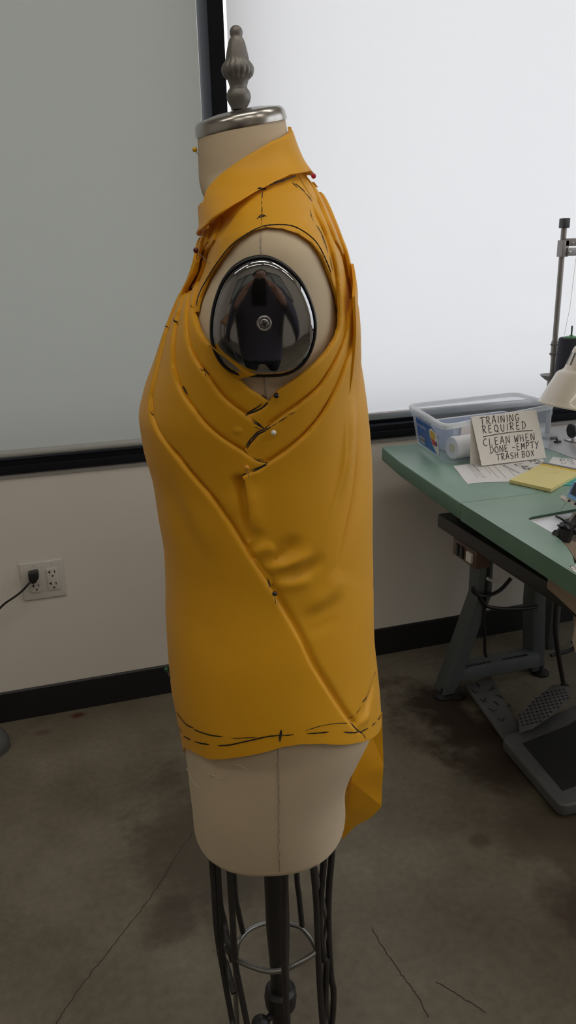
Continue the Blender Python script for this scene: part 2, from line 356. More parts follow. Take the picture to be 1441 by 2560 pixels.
# ---------------------------------------------------------------- dress form
FX, FY, FA = (0.2320,0.8177,-0.27641)
FM = Matrix.Translation((FX, FY, 0)) @ Matrix.Rotation(FA, 4, 'Z'); FI = FM.inverted()
def ip(x, xs, ys):
    xs = np.asarray(xs, float); ys = np.asarray(ys, float); x = np.clip(x, xs[0], xs[-1]); hh = np.diff(xs); dl = np.diff(ys)/hh
    m = np.zeros_like(ys); m[0] = dl[0]; m[-1] = dl[-1]
    for i in range(1, len(xs)-1):
        if dl[i-1]*dl[i] > 0:
            w1 = 2*hh[i]+hh[i-1]; w2 = hh[i]+2*hh[i-1]; m[i] = (w1+w2)/(w1/dl[i-1]+w2/dl[i])
    i = np.clip(np.searchsorted(xs, x, side='right')-1, 0, len(xs)-2); t = (x-xs[i])/hh[i]
    return ys[i]*(1+2*t)*(1-t)**2+hh[i]*m[i]*t*(1-t)**2+ys[i+1]*t*t*(3-2*t)+hh[i]*m[i+1]*t*t*(t-1)
SHIRT = dict(z=[0.7, 0.73, 0.76, 0.8, 0.84, 0.88, 0.92, 0.96, 1.0, 1.04, 1.08, 1.12, 1.15, 1.18, 1.21, 1.24, 1.27, 1.29, 1.31, 1.325, 1.34, 1.355, 1.37, 1.385, 1.4, 1.42, 1.44, 1.46],l=[-0.1245, -0.1225, -0.1242, -0.1281, -0.1319, -0.1325, -0.1321, -0.1295, -0.1286, -0.1318, -0.1344, -0.1416, -0.1432, -0.1355, -0.1223, -0.1093, -0.0945, -0.0822, -0.0742, -0.0713, -0.0646, -0.0654, -0.0662, -0.0666, -0.0664, -0.0658, -0.0646, -0.0634],r=[0.123, 0.1224, 0.1234, 0.1214, 0.1176, 0.1138, 0.1126, 0.1125, 0.1116, 0.1101, 0.108, 0.1052, 0.1021, 0.0987, 0.0964, 0.0949, 0.0907, 0.0866, 0.082, 0.0766, 0.0713, 0.0655, 0.0582, 0.0463, 0.0354, 0.0271, 0.0216, 0.0221],bz=[0.68, 0.75, 0.8, 0.9, 1.0, 1.1, 1.18, 1.22, 1.25, 1.29, 1.31, 1.325, 1.335, 1.345, 1.36, 1.375, 1.39, 1.41, 1.45],b=[0.154, 0.162, 0.164, 0.156, 0.144, 0.146, 0.155, 0.165, 0.173, 0.177, 0.174, 0.166, 0.155, 0.138, 0.106, 0.075, 0.058, 0.05, 0.0455],nz=[0.68, 0.8, 1.0, 1.2, 1.3, 1.36, 1.45],n=[2.3, 2.3, 2.2, 2.3, 2.4, 2.1, 2.0])
BODY = dict(z=[0.635, 0.66, 0.69, 0.72, 0.75, 0.78, 0.84, 0.9, 0.96, 1.02, 1.08, 1.12, 1.15, 1.18, 1.21, 1.24, 1.27, 1.29, 1.31, 1.325, 1.34, 1.355, 1.37, 1.385, 1.4, 1.42, 1.44, 1.46],l=[-0.1175, -0.1176, -0.1186, -0.1196, -0.1213, -0.1241, -0.1239, -0.1222, -0.1173, -0.1164, -0.1198, -0.1262, -0.1272, -0.1177, -0.1033, -0.0903, -0.0755, -0.0632, -0.0552, -0.0523, -0.0465, -0.0521, -0.064, -0.0666, -0.0664, -0.0658, -0.0646, -0.0634],r=[0.0775, 0.0765, 0.079, 0.0871, 0.1012, 0.1131, 0.1096, 0.1029, 0.1003, 0.0975, 0.0934, 0.0898, 0.0861, 0.0809, 0.0774, 0.0759, 0.0717, 0.0676, 0.063, 0.0576, 0.0523, 0.0465, 0.0392, 0.0327, 0.0274, 0.0271, 0.0216, 0.0221],bz=[0.635, 0.66, 0.69, 0.72, 0.75, 0.78, 0.84, 0.9, 0.96, 1.02, 1.08, 1.12, 1.15, 1.18, 1.21, 1.24, 1.27, 1.29, 1.31, 1.325, 1.34, 1.355, 1.37, 1.385, 1.4, 1.42, 1.44, 1.46],b=[0.132, 0.137, 0.1418, 0.1452, 0.147, 0.147, 0.1541, 0.1458, 0.1351, 0.1307, 0.1307, 0.1318, 0.1345, 0.1372, 0.1433, 0.1518, 0.1567, 0.158, 0.155, 0.147, 0.1282, 0.0979, 0.0672, 0.0521, 0.05, 0.0485, 0.0465, 0.0455],nz=[0.635, 0.66, 0.69, 0.72, 0.75, 0.78, 0.84, 0.9, 0.96, 1.02, 1.08, 1.12, 1.15, 1.18, 1.21, 1.24, 1.27, 1.29, 1.31, 1.325, 1.34, 1.355, 1.37, 1.385, 1.4, 1.42, 1.44, 1.46],n=[2.465, 2.44, 2.41, 2.38, 2.35, 2.32, 2.2896, 2.25, 2.2104, 2.2016, 2.2219, 2.2449, 2.2649, 2.286, 2.3084, 2.3452, 2.3828, 2.3978, 2.3804, 2.2987, 2.1947, 2.1139, 2.0827, 2.062, 2.0458, 2.0281, 2.0103, 2.0])
def surf(T, th, z, off=0.):
    """stacked egg-shaped sections; th runs from the front (0) past the near side (pi/2) to the back (pi)"""
    th = np.asarray(th, float); z = np.asarray(z, float)
    l = ip(z, T['z'], T['l']); r = ip(z, T['z'], T['r']); b = ip(z, T['bz'], T['b'])+off; n = ip(z, T['nz'], T['n']); a = (r-l)/2+off
    c_, s_ = np.cos(th), np.sin(th)
    return np.stack([(l+r)/2-a*np.sign(c_)*np.abs(c_)**(2/n), -b*np.sign(s_)*np.abs(s_)**(2/n), z+0*th], -1)

form = empty('dress_form', (FX, FY, 0), FA, 'cream canvas dress form on a black wire-caged iron stand, seen from its side', 'dress form')
nl = [(-0.0658,1.4235),(0.0211,1.4385)]; cl = [(-0.0666,1.4368),(0.0195,1.4491)]
cx = (nl[0][0]+nl[1][0])/2; cz = (nl[0][1]+nl[1][1])/2; tilt = math.atan2(nl[1][1]-nl[0][1], nl[1][0]-nl[0][0]); rad = math.hypot(nl[1][1]-nl[0][1], nl[1][0]-nl[0][0])/2
hc = (cl[0][1]-nl[0][1]+cl[1][1]-nl[1][1])/2*math.cos(tilt)
CM = Matrix.Translation((cx, 0, cz)) @ Matrix.Rotation(-tilt, 4, 'Y') @ Matrix.Rotation(.13, 4, 'X')
def body():
    zz = np.concatenate([np.linspace(.635, .70, 14), np.linspace(.71, 1.20, 60), np.linspace(1.205, 1.455, 70)]); th = np.linspace(0, 2*PI, 161)[:-1]
    n = len(th); rows = [surf(BODY, th, np.full(n, z), 0) for z in zz]
    # rolled lower edge closing to the flat base
    bot = [surf(BODY, th, np.full(n, .635), -o)-np.array([0, 0, d]) for o, d in ((.05, .0062), (.02, .006), (.010, .005), (.004, .0028))]
    zt_ = 1.385; low = [q for q, z in zip(rows, zz) if z <= zt_]; up = []
    for i in range(1, 25):
        s_ = i/24; a_ = surf(BODY, th, np.full(n, zt_+.04*s_)); w_ = s_*s_*(3-2*s_)
        b_ = np.array([tuple(CM @ Vector((-(rad-.0008)*math.cos(t), -(rad-.0008)*math.sin(t), .003))) for t in th])
        up.append(a_*(1-w_)+b_*w_)
    rows = low+up
    rows = bot+rows; V = np.concatenate(rows); F = []
    for j in range(len(rows)-1):
        for i in range(n): F.append((j*n+i, j*n+(i+1)%n, (j+1)*n+(i+1)%n, (j+1)*n+i))
    F.append(tuple(range(n))[::-1]); F.append(tuple(range((len(rows)-1)*n, len(rows)*n)))
    return MB().add(V.tolist(), [f[::-1] for f in F]).build('torso', CREAM, form, 50)
torso = body()
SEAM = mat('seam_thread', (.42, .35, .28), .85)
def seam(pts, wob=.0004, wd=.0016):
    mb = MB(); q = smoothpath([surf(BODY, t, z, .0004).tolist() for t, z in pts], 14)
    mb.tube([(p[0]+random.uniform(-wob, wob), p[1], p[2]) for p in q], wd/2, 6).build('side_seam', SEAM, torso)
seam([(1.5776,0.8311),(1.5697,0.7925),(1.5887,0.7511),(1.6399,0.7061),(1.6535,0.6685),(1.6473,0.6429)], .0007)
seam([(1.4516,1.335),(1.4621,1.3257),(1.4584,1.3176),(1.4596,1.3095)], .0002)
seam([(1.6209,1.2103),(1.6352,1.199),(1.6522,1.1896),(1.6724,1.18)], .0003)
# neck cap and finial
capo = MB().lathe([(rad*.9, -.002), (rad+.0015, -.002), (rad+.002, 0), (rad+.001, hc*.55), (rad-.0005, hc*.78), (rad-.003, hc*.93), (rad-.007, hc*.99), (rad-.013, hc+.001), (rad*.5, hc+.0025), (.001, hc+.003)], 72, CM).build('neck_cap', CAPM, form, 50)
fy = [(-0.023,1.5184),(-0.0233,1.5087),(-0.0242,1.4479)]
fp = [(0,63),(9,65),(15,70),(18.6,78),(18,86),(16,92),(17,93.5),(20,97),(24,106),(29.5,127),(33,143),(34,150),(36,153),(40,158),(45,166),(46,172),(45,180),(42,188),(35,195),(31,198),(29,203),(26,212),(25,217),(26.5,221),(31.5,227),(35,236),(35.5,243),(33,253),(28,262),(24,268),(22,275)]
h0, h1 = fy[0][1], fy[2][1]; kz = (h0-h1)/(269-63); fxm = (fy[0][0]+fy[2][0])/2
prf = [(max(r*kz*.985, .0002), h0-(y-63)*kz) for r, y in fp][::-1]; lob = [(.07 if 151 < y < 197 else 0) for r, y in fp][::-1]
MB().lathe(prf, 128, Matrix.Translation((fxm, 0, 0)), lob).build('finial', CASTM, form, 60)
# arm plate: egg outline on the armhole face
eg = [(-0.0049,1.3113),(-0.0124,1.3106),(-0.02,1.3085),(-0.0266,1.305),(-0.0324,1.3009),(-0.0376,1.2952),(-0.0421,1.2888),(-0.0459,1.2809),(-0.049,1.2728),(-0.0514,1.264),(-0.0528,1.2558),(-0.0535,1.2468),(-0.0532,1.2392),(-0.051,1.2299),(-0.0464,1.2205),(-0.0397,1.2133),(-0.0321,1.2092),(-0.0227,1.2072),(-0.0086,1.2062),(0.004,1.2061),(0.012,1.2068),(0.0199,1.2093),(0.0271,1.2138),(0.0331,1.2206),(0.0375,1.229),(0.0407,1.2397),(0.0417,1.251),(0.0409,1.2593),(0.0389,1.2676),(0.0363,1.2751),(0.033,1.2825),(0.0285,1.2899),(0.0234,1.2959),(0.0174,1.3016),(0.01,1.3066),(0.0026,1.3099)]
eg = [(p[0], p[1]) for p in smoothpath([(a, b, 0) for a, b in eg], 4, True)]
pc = [(-0.0049,1.2547)][0]
def plate():
    fr = [0, .1, .2, .3, .4, .5, .6, .68, .75, .81, .85, .88, .90, .915]; n = len(eg); V = []; F = []
    def h(f, p):
        qx, qz = (p[0]-pc[0])*f, (p[1]-pc[1])*f; e = max(0, (f-.86)/.055); e1 = max(0, (f-.62)/.295)
        return .0105-qx*qx/(2*.42)-qz*qz/(2*1.0)-.0021*e1**2-.0018*e**2
    kz_, kx_ = .042, -.02
    def P(f, p, o):
        x = pc[0]+(p[0]-pc[0])*f; z = pc[1]+(p[1]-pc[1])*f
        return (x, -.1545-o-kz_*(z-pc[1])-kx_*(x-pc[0]), z)
    for f in fr[1:]:
        for p in eg: V.append(P(f, p, h(f, p)))
    V.append(P(0, eg[0], h(0, eg[0])))
    for j in range(len(fr)-2):
        for i in range(n): F.append((j*n+i, (j+1)*n+i, (j+1)*n+(i+1)%n, j*n+(i+1)%n))
    for i in range(n): F.append((len(V)-1, i, (i+1)%n))
    rootp = tag(MB().add(V, F).build('arm_plate', CHROME, form, 80), 'mirror-polished dark steel plate closing the armhole')
    V = []; F = []
    for f, o in ((.905, .0002), (.915, .0022), (.935, .0030), (.965, .0026), (.985, .001), (1.0, -.018)):
        for p in eg: V.append(P(f, p, o))
    for j in range(5):
        for i in range(n): F.append((j*n+i, (j+1)*n+i, (j+1)*n+(i+1)%n, j*n+(i+1)%n))
    MB().add(V, F).build('plate_rim', mat('dark_rim', (.02, .02, .021), .25, .5), rootp, 70)
    return rootp
pl = plate()
SM = Matrix.Translation((pc[0], -.1655, pc[1])) @ Matrix.Rotation(PI/2, 4, 'X')
MB().lathe([(.0068, -.002), (.0066, .0008), (.0058, .0018), (.0046, .0016), (.0044, .0002)], 32, SM).build('screw_cup', STEEL, pl, 40)
MB().lathe([(.0042, 0), (.0041, .0018), (.0034, .0026), (.0001, .0029)], 32, SM).build('screw_head', STEEL, pl, 40)
sl = MB()
for a in (.35, .35+PI/2): sl.box((-.0028, -.0006, .0022), (.0028, .0006, .0031), SM @ Matrix.Rotation(a, 4, 'Z'))
sl.build('screw_slot', BPLAS, pl, 0)
# stand: pole, collar nut, knob, cage wires, base
pp = [(-0.0154,0.511),(-0.0192,0.2416)]; px_ = -.015
MB().lathe([(.0165, .64), (.0165, .42), (.0135, .35), (.0135, .06)], 28, Matrix.Translation((px_, 0, 0))).build('pole', IRON, form)
kn = [[(-0.0177,0.2958)][0], [(-0.044,0.2792)][0]]
MB().lathe([(.016, kn[0][1]-.018), (.022, kn[0][1]-.014), (.0235, kn[0][1]), (.022, kn[0][1]+.012), (.017, kn[0][1]+.017)], 32, Matrix.Translation((px_, 0, 0))).build('height_collar', IRON, form)
kb = MB().sphere((kn[1][0], -.03, kn[1][1]), .0135); kb.tube([(px_, 0, kn[1][1]-.002), (kn[1][0]+.006, -.026, kn[1][1])], .005); kb.build('height_knob', BPLAS, form)
def wires(lst, r, mt, nm):
    for P in lst:
        if nm == 'cage_wire':                        # wires hang from the torso's base; the long ones run down to the stand's foot
            P = [(P[0][0]*.97, P[0][1]*.97, .640)]+P
            if P[-1][2] < .40 and len(P) > 5: P = P+[(P[-1][0]*.6, P[-1][1]*.6, .03)]
        MB().tube(smoothpath(P, 6), r, 8).build(nm, mt, form, 60)
wires([[(-0.099,-0.0111,0.5585),(-0.099,-0.0111,0.508),(-0.0989,-0.0111,0.4293),(-0.0932,-0.0098,0.3475),(-0.0848,-0.0227,0.2846),(-0.0789,-0.0377,0.2505)], [(-0.073,-0.0476,0.5684),(-0.073,-0.0476,0.4851),(-0.073,-0.0476,0.4143),(-0.0665,-0.0557,0.3647),(-0.0607,-0.0615,0.3216),(-0.0554,-0.0659,0.2861)],
       [(-0.0923,-0.0096,0.4945),(-0.0883,-0.0087,0.4457),(-0.0823,-0.0301,0.4293),(-0.0772,-0.041,0.4095)], [(-0.0938,-0.0099,0.4106),(-0.0884,-0.0088,0.3665),(-0.0781,-0.0393,0.3508)], [(-0.0757,0.0434,0.4545),(-0.0723,0.0485,0.4013),(-0.0675,0.0546,0.353)], [(0.0141,0.0808,0.445),(0.0168,0.0801,0.3965),(0.0203,0.0791,0.3402)],
       [(0.0322,-0.0742,0.5987),(0.0357,-0.0723,0.5363),(0.037,-0.0716,0.4587),(0.0392,-0.0702,0.3764),(0.0415,-0.0687,0.3249),(0.043,-0.0677,0.2827)], [(0.0465,-0.0651,0.6003),(0.0411,-0.069,0.5328),(0.0405,-0.0694,0.4793),(0.0447,-0.0665,0.4341),(0.0472,-0.0645,0.3983)], [(0.0573,-0.0549,0.6013),(0.0524,-0.0599,0.541),(0.0513,-0.061,0.479),(0.0541,-0.0582,0.4004),(0.0566,-0.0556,0.3266)], [(-0.0022,-0.083,0.5978),(-0.0057,-0.083,0.5183),(-0.0072,-0.083,0.4389),(-0.006,-0.083,0.3455),(-0.0052,-0.083,0.3056)]], .0042, IRON, 'cage_wire')
wires([[(-0.0921,-0.0095,0.534),(-0.0932,-0.0098,0.4948),(-0.0939,-0.0099,0.4376),(-0.0899,-0.0091,0.4046),(-0.0772,-0.0367,0.4133),(-0.0573,-0.0619,0.4266),(-0.0298,-0.0771,0.4311),(-0.0081,-0.0809,0.4367),(0.0154,-0.0784,0.4465),(0.0356,-0.0701,0.4537),(0.0438,-0.0646,0.4624),(0.0492,-0.0602,0.4862),(0.0483,-0.061,0.5042),(0.044,-0.0645,0.5281),(0.0389,-0.0681,0.5605),(0.0339,-0.071,0.5893)],
       [(-0.0824,0.0239,0.1699),(-0.082,0.0253,0.2135),(-0.0817,0.026,0.2788),(-0.0791,0.0328,0.3245),(-0.0757,0.0396,0.3512),(-0.0652,0.0541,0.3574),(-0.0491,0.068,0.3553),(-0.0325,0.0762,0.3513),(-0.0053,0.081,0.3449),(0.0093,0.0797,0.3414),(0.0197,0.0771,0.3377),(0.0319,0.0721,0.324),(0.0399,0.0674,0.3069),(0.0467,0.0624,0.2848),(0.0533,0.0562,0.2499),(0.0569,0.0522,0.2122),(0.0586,0.0501,0.1745),(0.0593,0.0493,0.1286)]], .0036, WIRE, 'hoop_wire')
MB().lathe([(.0001, .04), (.03, .045), (.08, .03), (.10, .012), (.10, 0), (.0001, 0)], 48).build('base', IRON, form)

# ---------------------------------------------------------------- draped yellow top
top = empty('draped_top', (FX, FY, .7), FA, 'yellow sleeveless draped top with crossed side pleats pinned on the dress form', 'top')
TI = Matrix.Translation((0, 0, -.7))
PANELS = []
KT = .118
def seg_dist(Q, poly, closed, along=False):
    P = np.asarray(poly, float); A = P if closed else P[:-1]; B = np.roll(P, -1, 0) if closed else P[1:]
    best = np.full(len(Q), 1e9); u = np.zeros(len(Q)); run = 0
    for a, b in zip(A, B):
        d = b-a; L = d@d
        if L < 1e-14: continue
        t = np.clip(((Q-a)@d)/L, 0, 1); e = Q-a-t[:, None]*d; e = (e*e).sum(1)
        if along: u = np.where(e < best, run+t*L**.5, u); run += L**.5
        best = np.minimum(best, e)
    return (np.sqrt(best), u/max(run, 1e-9)) if along else np.sqrt(best)
def inside(Q, poly):
    P = np.asarray(poly, float); x, y = Q[:, 0], Q[:, 1]; r = np.zeros(len(Q), bool)
    for (x0, y0), (x1, y1) in zip(P, np.roll(P, -1, 0)):
        if y0 == y1: continue
        c = ((y0 > y) != (y1 > y)) & (x < (x1-x0)*(y-y0)/(y1-y0)+x0); r ^= c
    return r
def mt_(P, k): return [(p[0]*k, p[1]) for p in P]
def dense(P, per=5):
    return [(q[0], q[1]) for q in smoothpath([(a, b, 0) for a, b in P], per)]
class Panel:
    """one layer of cloth: outline and fold edges in (angle, height), lying off the form's surface"""
    def __init__(s, name, off, poly, edges=(), wr=(), grad=None, k=KT, mtl=None, label=None, step=.0011):
        s.name, s.off, s.k = name, off, k; s.poly = mt_(poly, k); s.edges = [(mt_(dense(e, 3), k), h, r) for e, h, r in edges]
        s.wr = [(mt_(dense(e, 4), k), *q_) for e, *q_ in wr]; s.mtl = mtl or YEL; s.step = step; s.label = label; s.grad = grad
        PANELS.append(s)
    def offset(s, Q):
        o = np.full(len(Q), float(s.off))
        if s.grad: o = o+s.grad(Q[:, 0]/s.k, Q[:, 1])
        for e, a, wd, *tp in s.wr:
            d, u = seg_dist(Q, e, False, True); d = d/wd
            g_ = (lambda q: q*q*(3-2*q))(np.minimum(1, np.minimum(u, 1-u)/.4)) if not tp else tp[0][0]+(tp[0][1]-tp[0][0])*u
            o += a*g_*np.exp(-d*d)
        low = np.zeros(len(Q))
        for e, h, r in s.edges:
            t = np.minimum(seg_dist(Q, e, False)/r, 1); low = np.maximum(low, h*(1-np.sqrt(np.maximum(1-(1-t)**2, 0))) if r < .01 else h*(1-t)**2*(1+2*t))
        return o-low
    def mesh(s, mirror):
        P = np.array(s.poly); st = s.step*(2.5 if mirror else 1)
        x0, y0 = P.min(0)-2*st; x1, y1 = P.max(0)+2*st
        nx, ny = int((x1-x0)/st)+2, int((y1-y0)/st)+2
        gx = x0+st*np.arange(nx); gy = y0+st*np.arange(ny); GX, GY = np.meshgrid(gx, gy); Q = np.stack([GX.ravel(), GY.ravel()], 1)
        ins = inside(Q, s.poly); g = np.full(len(Q), -1.)
        d = seg_dist(Q, s.poly, True); g = np.where(ins, d, -d)
        ix = np.arange(nx*ny).reshape(ny, nx); c = np.stack([ix[:-1, :-1], ix[:-1, 1:], ix[1:, 1:], ix[1:, :-1]], -1).reshape(-1, 4)
        pos = (g[c] > 0).sum(1); full = c[pos == 4]; part = c[(pos > 0) & (pos < 4)]
        pts = [tuple(q) for q in Q]; cut = {}; faces = []; rim = []
        def cv(a, b):
            k = (a, b) if a < b else (b, a)
            if k not in cut:
                a_, b_ = k; t = g[a_]/(g[a_]-g[b_]); cut[k] = len(pts); pts.append((Q[a_, 0]+t*(Q[b_, 0]-Q[a_, 0]), Q[a_, 1]+t*(Q[b_, 1]-Q[a_, 1])))
            return cut[k]
        for q in part.tolist():
            f = []; cc = []
            for i in range(4):
                a, b = q[i], q[(i+1) % 4]
                if g[a] > 0: f.append(a)
                if (g[a] > 0) != (g[b] > 0): n = cv(a, b); f.append(n); cc.append(n)
            if len(f) > 2: faces.append(tuple(f))
            if len(cc) == 2: rim.append(tuple(cc))
        A = np.array(pts); used = np.zeros(len(A), bool); used[full.ravel()] = True
        for f in faces: used[list(f)] = True
        rm = np.cumsum(used)-1; A = A[used]; off = s.offset(A)
        V = surf(SHIRT, A[:, 0]/s.k, A[:, 1], off); F = rm[full].tolist()+[[int(rm[i]) for i in f] for f in faces]
        # cloth edge: a short turned-in rim
        base = len(V); m = {}; rv = []
        for a, b in rim:
            q = []
            for i in (a, b):
                i = int(rm[i])
                if i not in m:
                    m[i] = base+len(rv); rv.append((i, 0)); rv.append((i, -.0028))
                q.append(m[i])
            F.append([q[0], q[1], q[1]+1, q[0]+1])
        if rv:
            ii = np.array([r[0] for r in rv]); oo = np.array([r[1] for r in rv])
            V = np.concatenate([V, surf(SHIRT, A[ii, 0]/s.k, A[ii, 1], off[ii]+oo)])
        if mirror: V = V*np.array([1, -1, 1]); F = [f[::-1] for f in F]
        return V, F
    def build(s, parent):
        for mirror in (False, True):                 # near side, then the same piece on the far side
            V, F = s.mesh(mirror); V = V-np.array([0, 0, .7])
            me = bpy.data.meshes.new(s.name); me.from_pydata(V.tolist(), [], F); me.update(); me.shade_smooth(); me.set_sharp_from_angle(angle=math.radians(70))
            me.materials.append(s.mtl); o = link(s.name, me, parent)
            if s.label: o['label'] = s.label
h_, r_ = .0026, .0036
# layer depths, innermost first
Yk = Panel('shoulder_yoke', -.0135, [(0.2071,1.342),(0.2599,1.3255),(0.2615,1.3074),(0.2001,1.2811),(0.5298,1.2654),(0.7309,1.2617),(0.6637,1.2747),(0.6486,1.292),(0.8572,1.309),(1.1207,1.3224),(1.3512,1.33),(1.5172,1.3327),(1.7129,1.3313),(1.9423,1.3269),(2.1279,1.3193),(2.2511,1.3082),(2.3721,1.2923),(2.4611,1.279),(2.5128,1.2665),(2.5591,1.254),(2.9263,1.2597),(2.888,1.2888),(2.8751,1.3149),(2.8937,1.3375),(2.9706,1.361),(2.9932,1.3839),(3.0007,1.3933),(2.0112,1.3827),(1.5076,1.3748),(1.0545,1.3641),(0.3466,1.3555),(0.1843,1.3462)],
     edges=[([(0.7309,1.2617),(0.6637,1.2747),(0.6486,1.292),(0.8572,1.309),(1.1207,1.3224),(1.3512,1.33),(1.5172,1.3327),(1.7129,1.3313),(1.9423,1.3269),(2.1279,1.3193),(2.2511,1.3082),(2.3721,1.2923),(2.4611,1.279),(2.5128,1.2665),(2.5591,1.254)], .0015, .002)],
     wr=[([(0.7906,1.3324),(1.093,1.3417),(1.3858,1.3479)], .0016, .006), ([(0.7831,1.3104),(1.0351,1.3266),(1.1027,1.3364)], -.0012, .005)], grad=lambda t, z: .006*np.clip((z-1.342)/.02, 0, 1))
f2g = [(0.1825,1.3414),(0.2316,1.3241),(0.2474,1.3055),(0.2217,1.288),(0.1971,1.2735),(0.3919,1.2626),(0.6774,1.2436),(0.8336,1.23),(1.0106,1.2175),(1.1564,1.2069),(1.3605,1.1874),(1.5359,1.1722)]
f1e = [(0.6361,1.3448),(0.6277,1.3323),(0.6497,1.3247),(0.5637,1.3197),(0.3519,1.3151),(0.2376,1.3101),(0.2367,1.3024),(0.2291,1.2954),(0.2133,1.2886),(0.4526,1.2824),(0.5771,1.2741),(0.6479,1.2649),(0.7799,1.2566),(0.97,1.2436),(1.1277,1.2348),(1.2522,1.2278),(1.3531,1.2168),(1.4094,1.2099),(1.5015,1.2005),(1.58,1.1924),(1.6638,1.1851)]
F1 = Panel('front_pleat', -.0105, f1e+[(1.7312,1.1802),(1.6495,1.1624),(1.5546,1.1552),(1.3778,1.1708),(0.9992,1.2028),(0.6155,1.225),(0.1968,1.2544),(0.2055,1.2775),(0.2594,1.3074),(0.2475,1.3256),(0.1728,1.3464)], edges=[(f1e, h_, r_)],
     wr=[(f2g, -.0028, .003, (1, 1)), ([(0.5637,1.3197),(0.2367,1.3024),(0.2133,1.2886)], .004, .006)])
b1e = [(2.402,1.3862),(2.3236,1.3706),(2.4012,1.3559),(2.4838,1.3394),(2.5226,1.3259),(2.4913,1.3106),(2.5048,1.2904),(2.4776,1.2729),(2.4458,1.2552),(2.3916,1.2423),(2.2976,1.2324),(2.1452,1.2205),(1.9831,1.2101),(1.8333,1.2003),(1.7301,1.1936),(1.6934,1.1867),(1.633,1.1781),(1.5423,1.1709)]
B1 = Panel('back_pleat', -.009, b1e+[(1.5256,1.1626),(1.6202,1.1513),(1.8317,1.1612),(2.1378,1.1804),(2.4907,1.2134),(2.9253,1.2459),(2.8996,1.2677),(2.8646,1.3),(2.8732,1.3277),(2.9449,1.3567),(2.97,1.3798),(2.9886,1.3911)], edges=[(b1e, h_, r_)], wr=[([(2.9929,1.3882),(2.9829,1.3682),(2.9169,1.344),(2.8848,1.3216),(2.8753,1.3037),(2.8887,1.285),(2.9086,1.268),(2.7093,1.2555),(2.5275,1.2335),(2.3277,1.2125),(2.1335,1.1931),(1.951,1.181),(1.8061,1.1715),(1.7056,1.1627)], -.003, .003, (1, 1))])
f2e = [(0.3915,1.3403),(0.4269,1.3332),(0.5123,1.3234),(0.2367,1.3139),(0.2418,1.3055),(0.2322,1.2969),(0.2177,1.288),(0.2015,1.2804),(0.4296,1.2734),(0.5788,1.2643),(0.7649,1.2447),(0.8954,1.2309),(1.0485,1.2182),(1.1852,1.2069),(1.3733,1.1874),(1.5402,1.1721),(1.65,1.1581)]
F2 = Panel('front_pleat', -.007, f2e+[(1.6049,1.1479),(1.5367,1.1286),(1.4468,1.1208),(1.2486,1.14),(0.9894,1.1611),(0.5499,1.1934),(0.1956,1.2273),(0.2193,1.2554),(0.2329,1.2819),(0.2657,1.3184),(0.2634,1.3347),(0.1851,1.3444)], edges=[(f2e, h_, r_)],
     wr=[([(1.4655,1.1543),(1.5198,1.16)], .0012, .003), ([(0.2252,1.3378),(0.2426,1.3201),(0.2454,1.2957),(0.2017,1.2622),(0.1974,1.2529),(0.4399,1.2352),(0.6606,1.2126),(0.8528,1.1961),(1.0954,1.1765),(1.1985,1.1666),(1.3796,1.1492),(1.5067,1.1378),(1.5926,1.1279)], -.003, .003, (1, 1))])
b2e = [(2.9965,1.3883),(2.7021,1.3665),(2.6347,1.3424),(2.6439,1.3211),(2.8791,1.3037),(2.8901,1.2849),(2.9092,1.268),(2.5998,1.2567),(2.4683,1.2337),(2.2953,1.2125),(2.1155,1.1931),(1.9423,1.1809),(1.8034,1.1714),(1.7066,1.1627),(1.6542,1.1584),(1.615,1.1544),(1.5715,1.1465),(1.5272,1.1393)]
B2 = Panel('back_pleat', -.0055, b2e+[(1.5392,1.1361),(1.5769,1.1248),(1.7035,1.1199),(1.8706,1.134),(2.1042,1.1502),(2.4241,1.1756),(2.9404,1.2134),(2.9021,1.2541)]+[(PI, 1.25), (PI, 1.40)], edges=[(b2e, h_, r_)], wr=[([(2.9781,1.3834),(2.9632,1.3673),(2.9,1.3447),(2.867,1.3184),(2.8782,1.2887),(2.9056,1.2618),(2.7764,1.2354),(2.5078,1.2125),(2.2947,1.1848),(2.111,1.1634),(1.9511,1.1483),(1.7921,1.1361),(1.6633,1.1262)], -.0032, .003, (1, 1))])
f3e = [(0.2176,1.3379),(0.4219,1.3279),(0.3717,1.3199),(0.243,1.311),(0.2408,1.2957),(0.2052,1.2775),(0.4252,1.2633),(0.4593,1.2559),(0.5865,1.2373),(0.7411,1.2141),(0.9045,1.1972),(1.1237,1.1774),(1.2182,1.1667),(1.3908,1.1493),(1.5122,1.1379),(1.5922,1.128),(1.6536,1.1264)]
F3 = Panel('front_pleat', -.0035, f3e+[(1.7036,1.1165),(1.6954,1.0681),(1.6152,1.0101),(1.5308,0.9849),(1.3638,1.0187),(1.1953,1.0551),(0.9893,1.0808),(0.7285,1.1124)]+[(0, 1.15), (0, 1.35)], edges=[(f3e, h_, r_)],
     wr=[([(0.2029,1.2462),(0.1786,1.213),(0.3414,1.1908),(0.4292,1.1762),(0.5889,1.1627),(0.7412,1.1469),(0.9701,1.126),(1.1819,1.0949),(1.3472,1.0615),(1.4597,1.0323)], -.004, .0035, (1, 1)), ([(1.4632,1.1078),(1.4617,1.0978),(1.4587,1.0836),(1.4684,1.0693),(1.4803,1.0507)], -.009, .0048, (1, .4)), ([(1.4179,1.0977),(1.4113,1.0692)], .001, .012)])
b3e = [(2.9831,1.3835),(2.9673,1.3673),(2.9056,1.3447),(2.8716,1.3184),(2.8811,1.2887),(2.9039,1.2618),(2.658,1.2373),(2.4557,1.2137),(2.263,1.185),(2.0928,1.1636),(1.9411,1.1485),(1.7892,1.1363),(1.6545,1.1261),(1.5732,1.1188),(1.487,1.1135)]
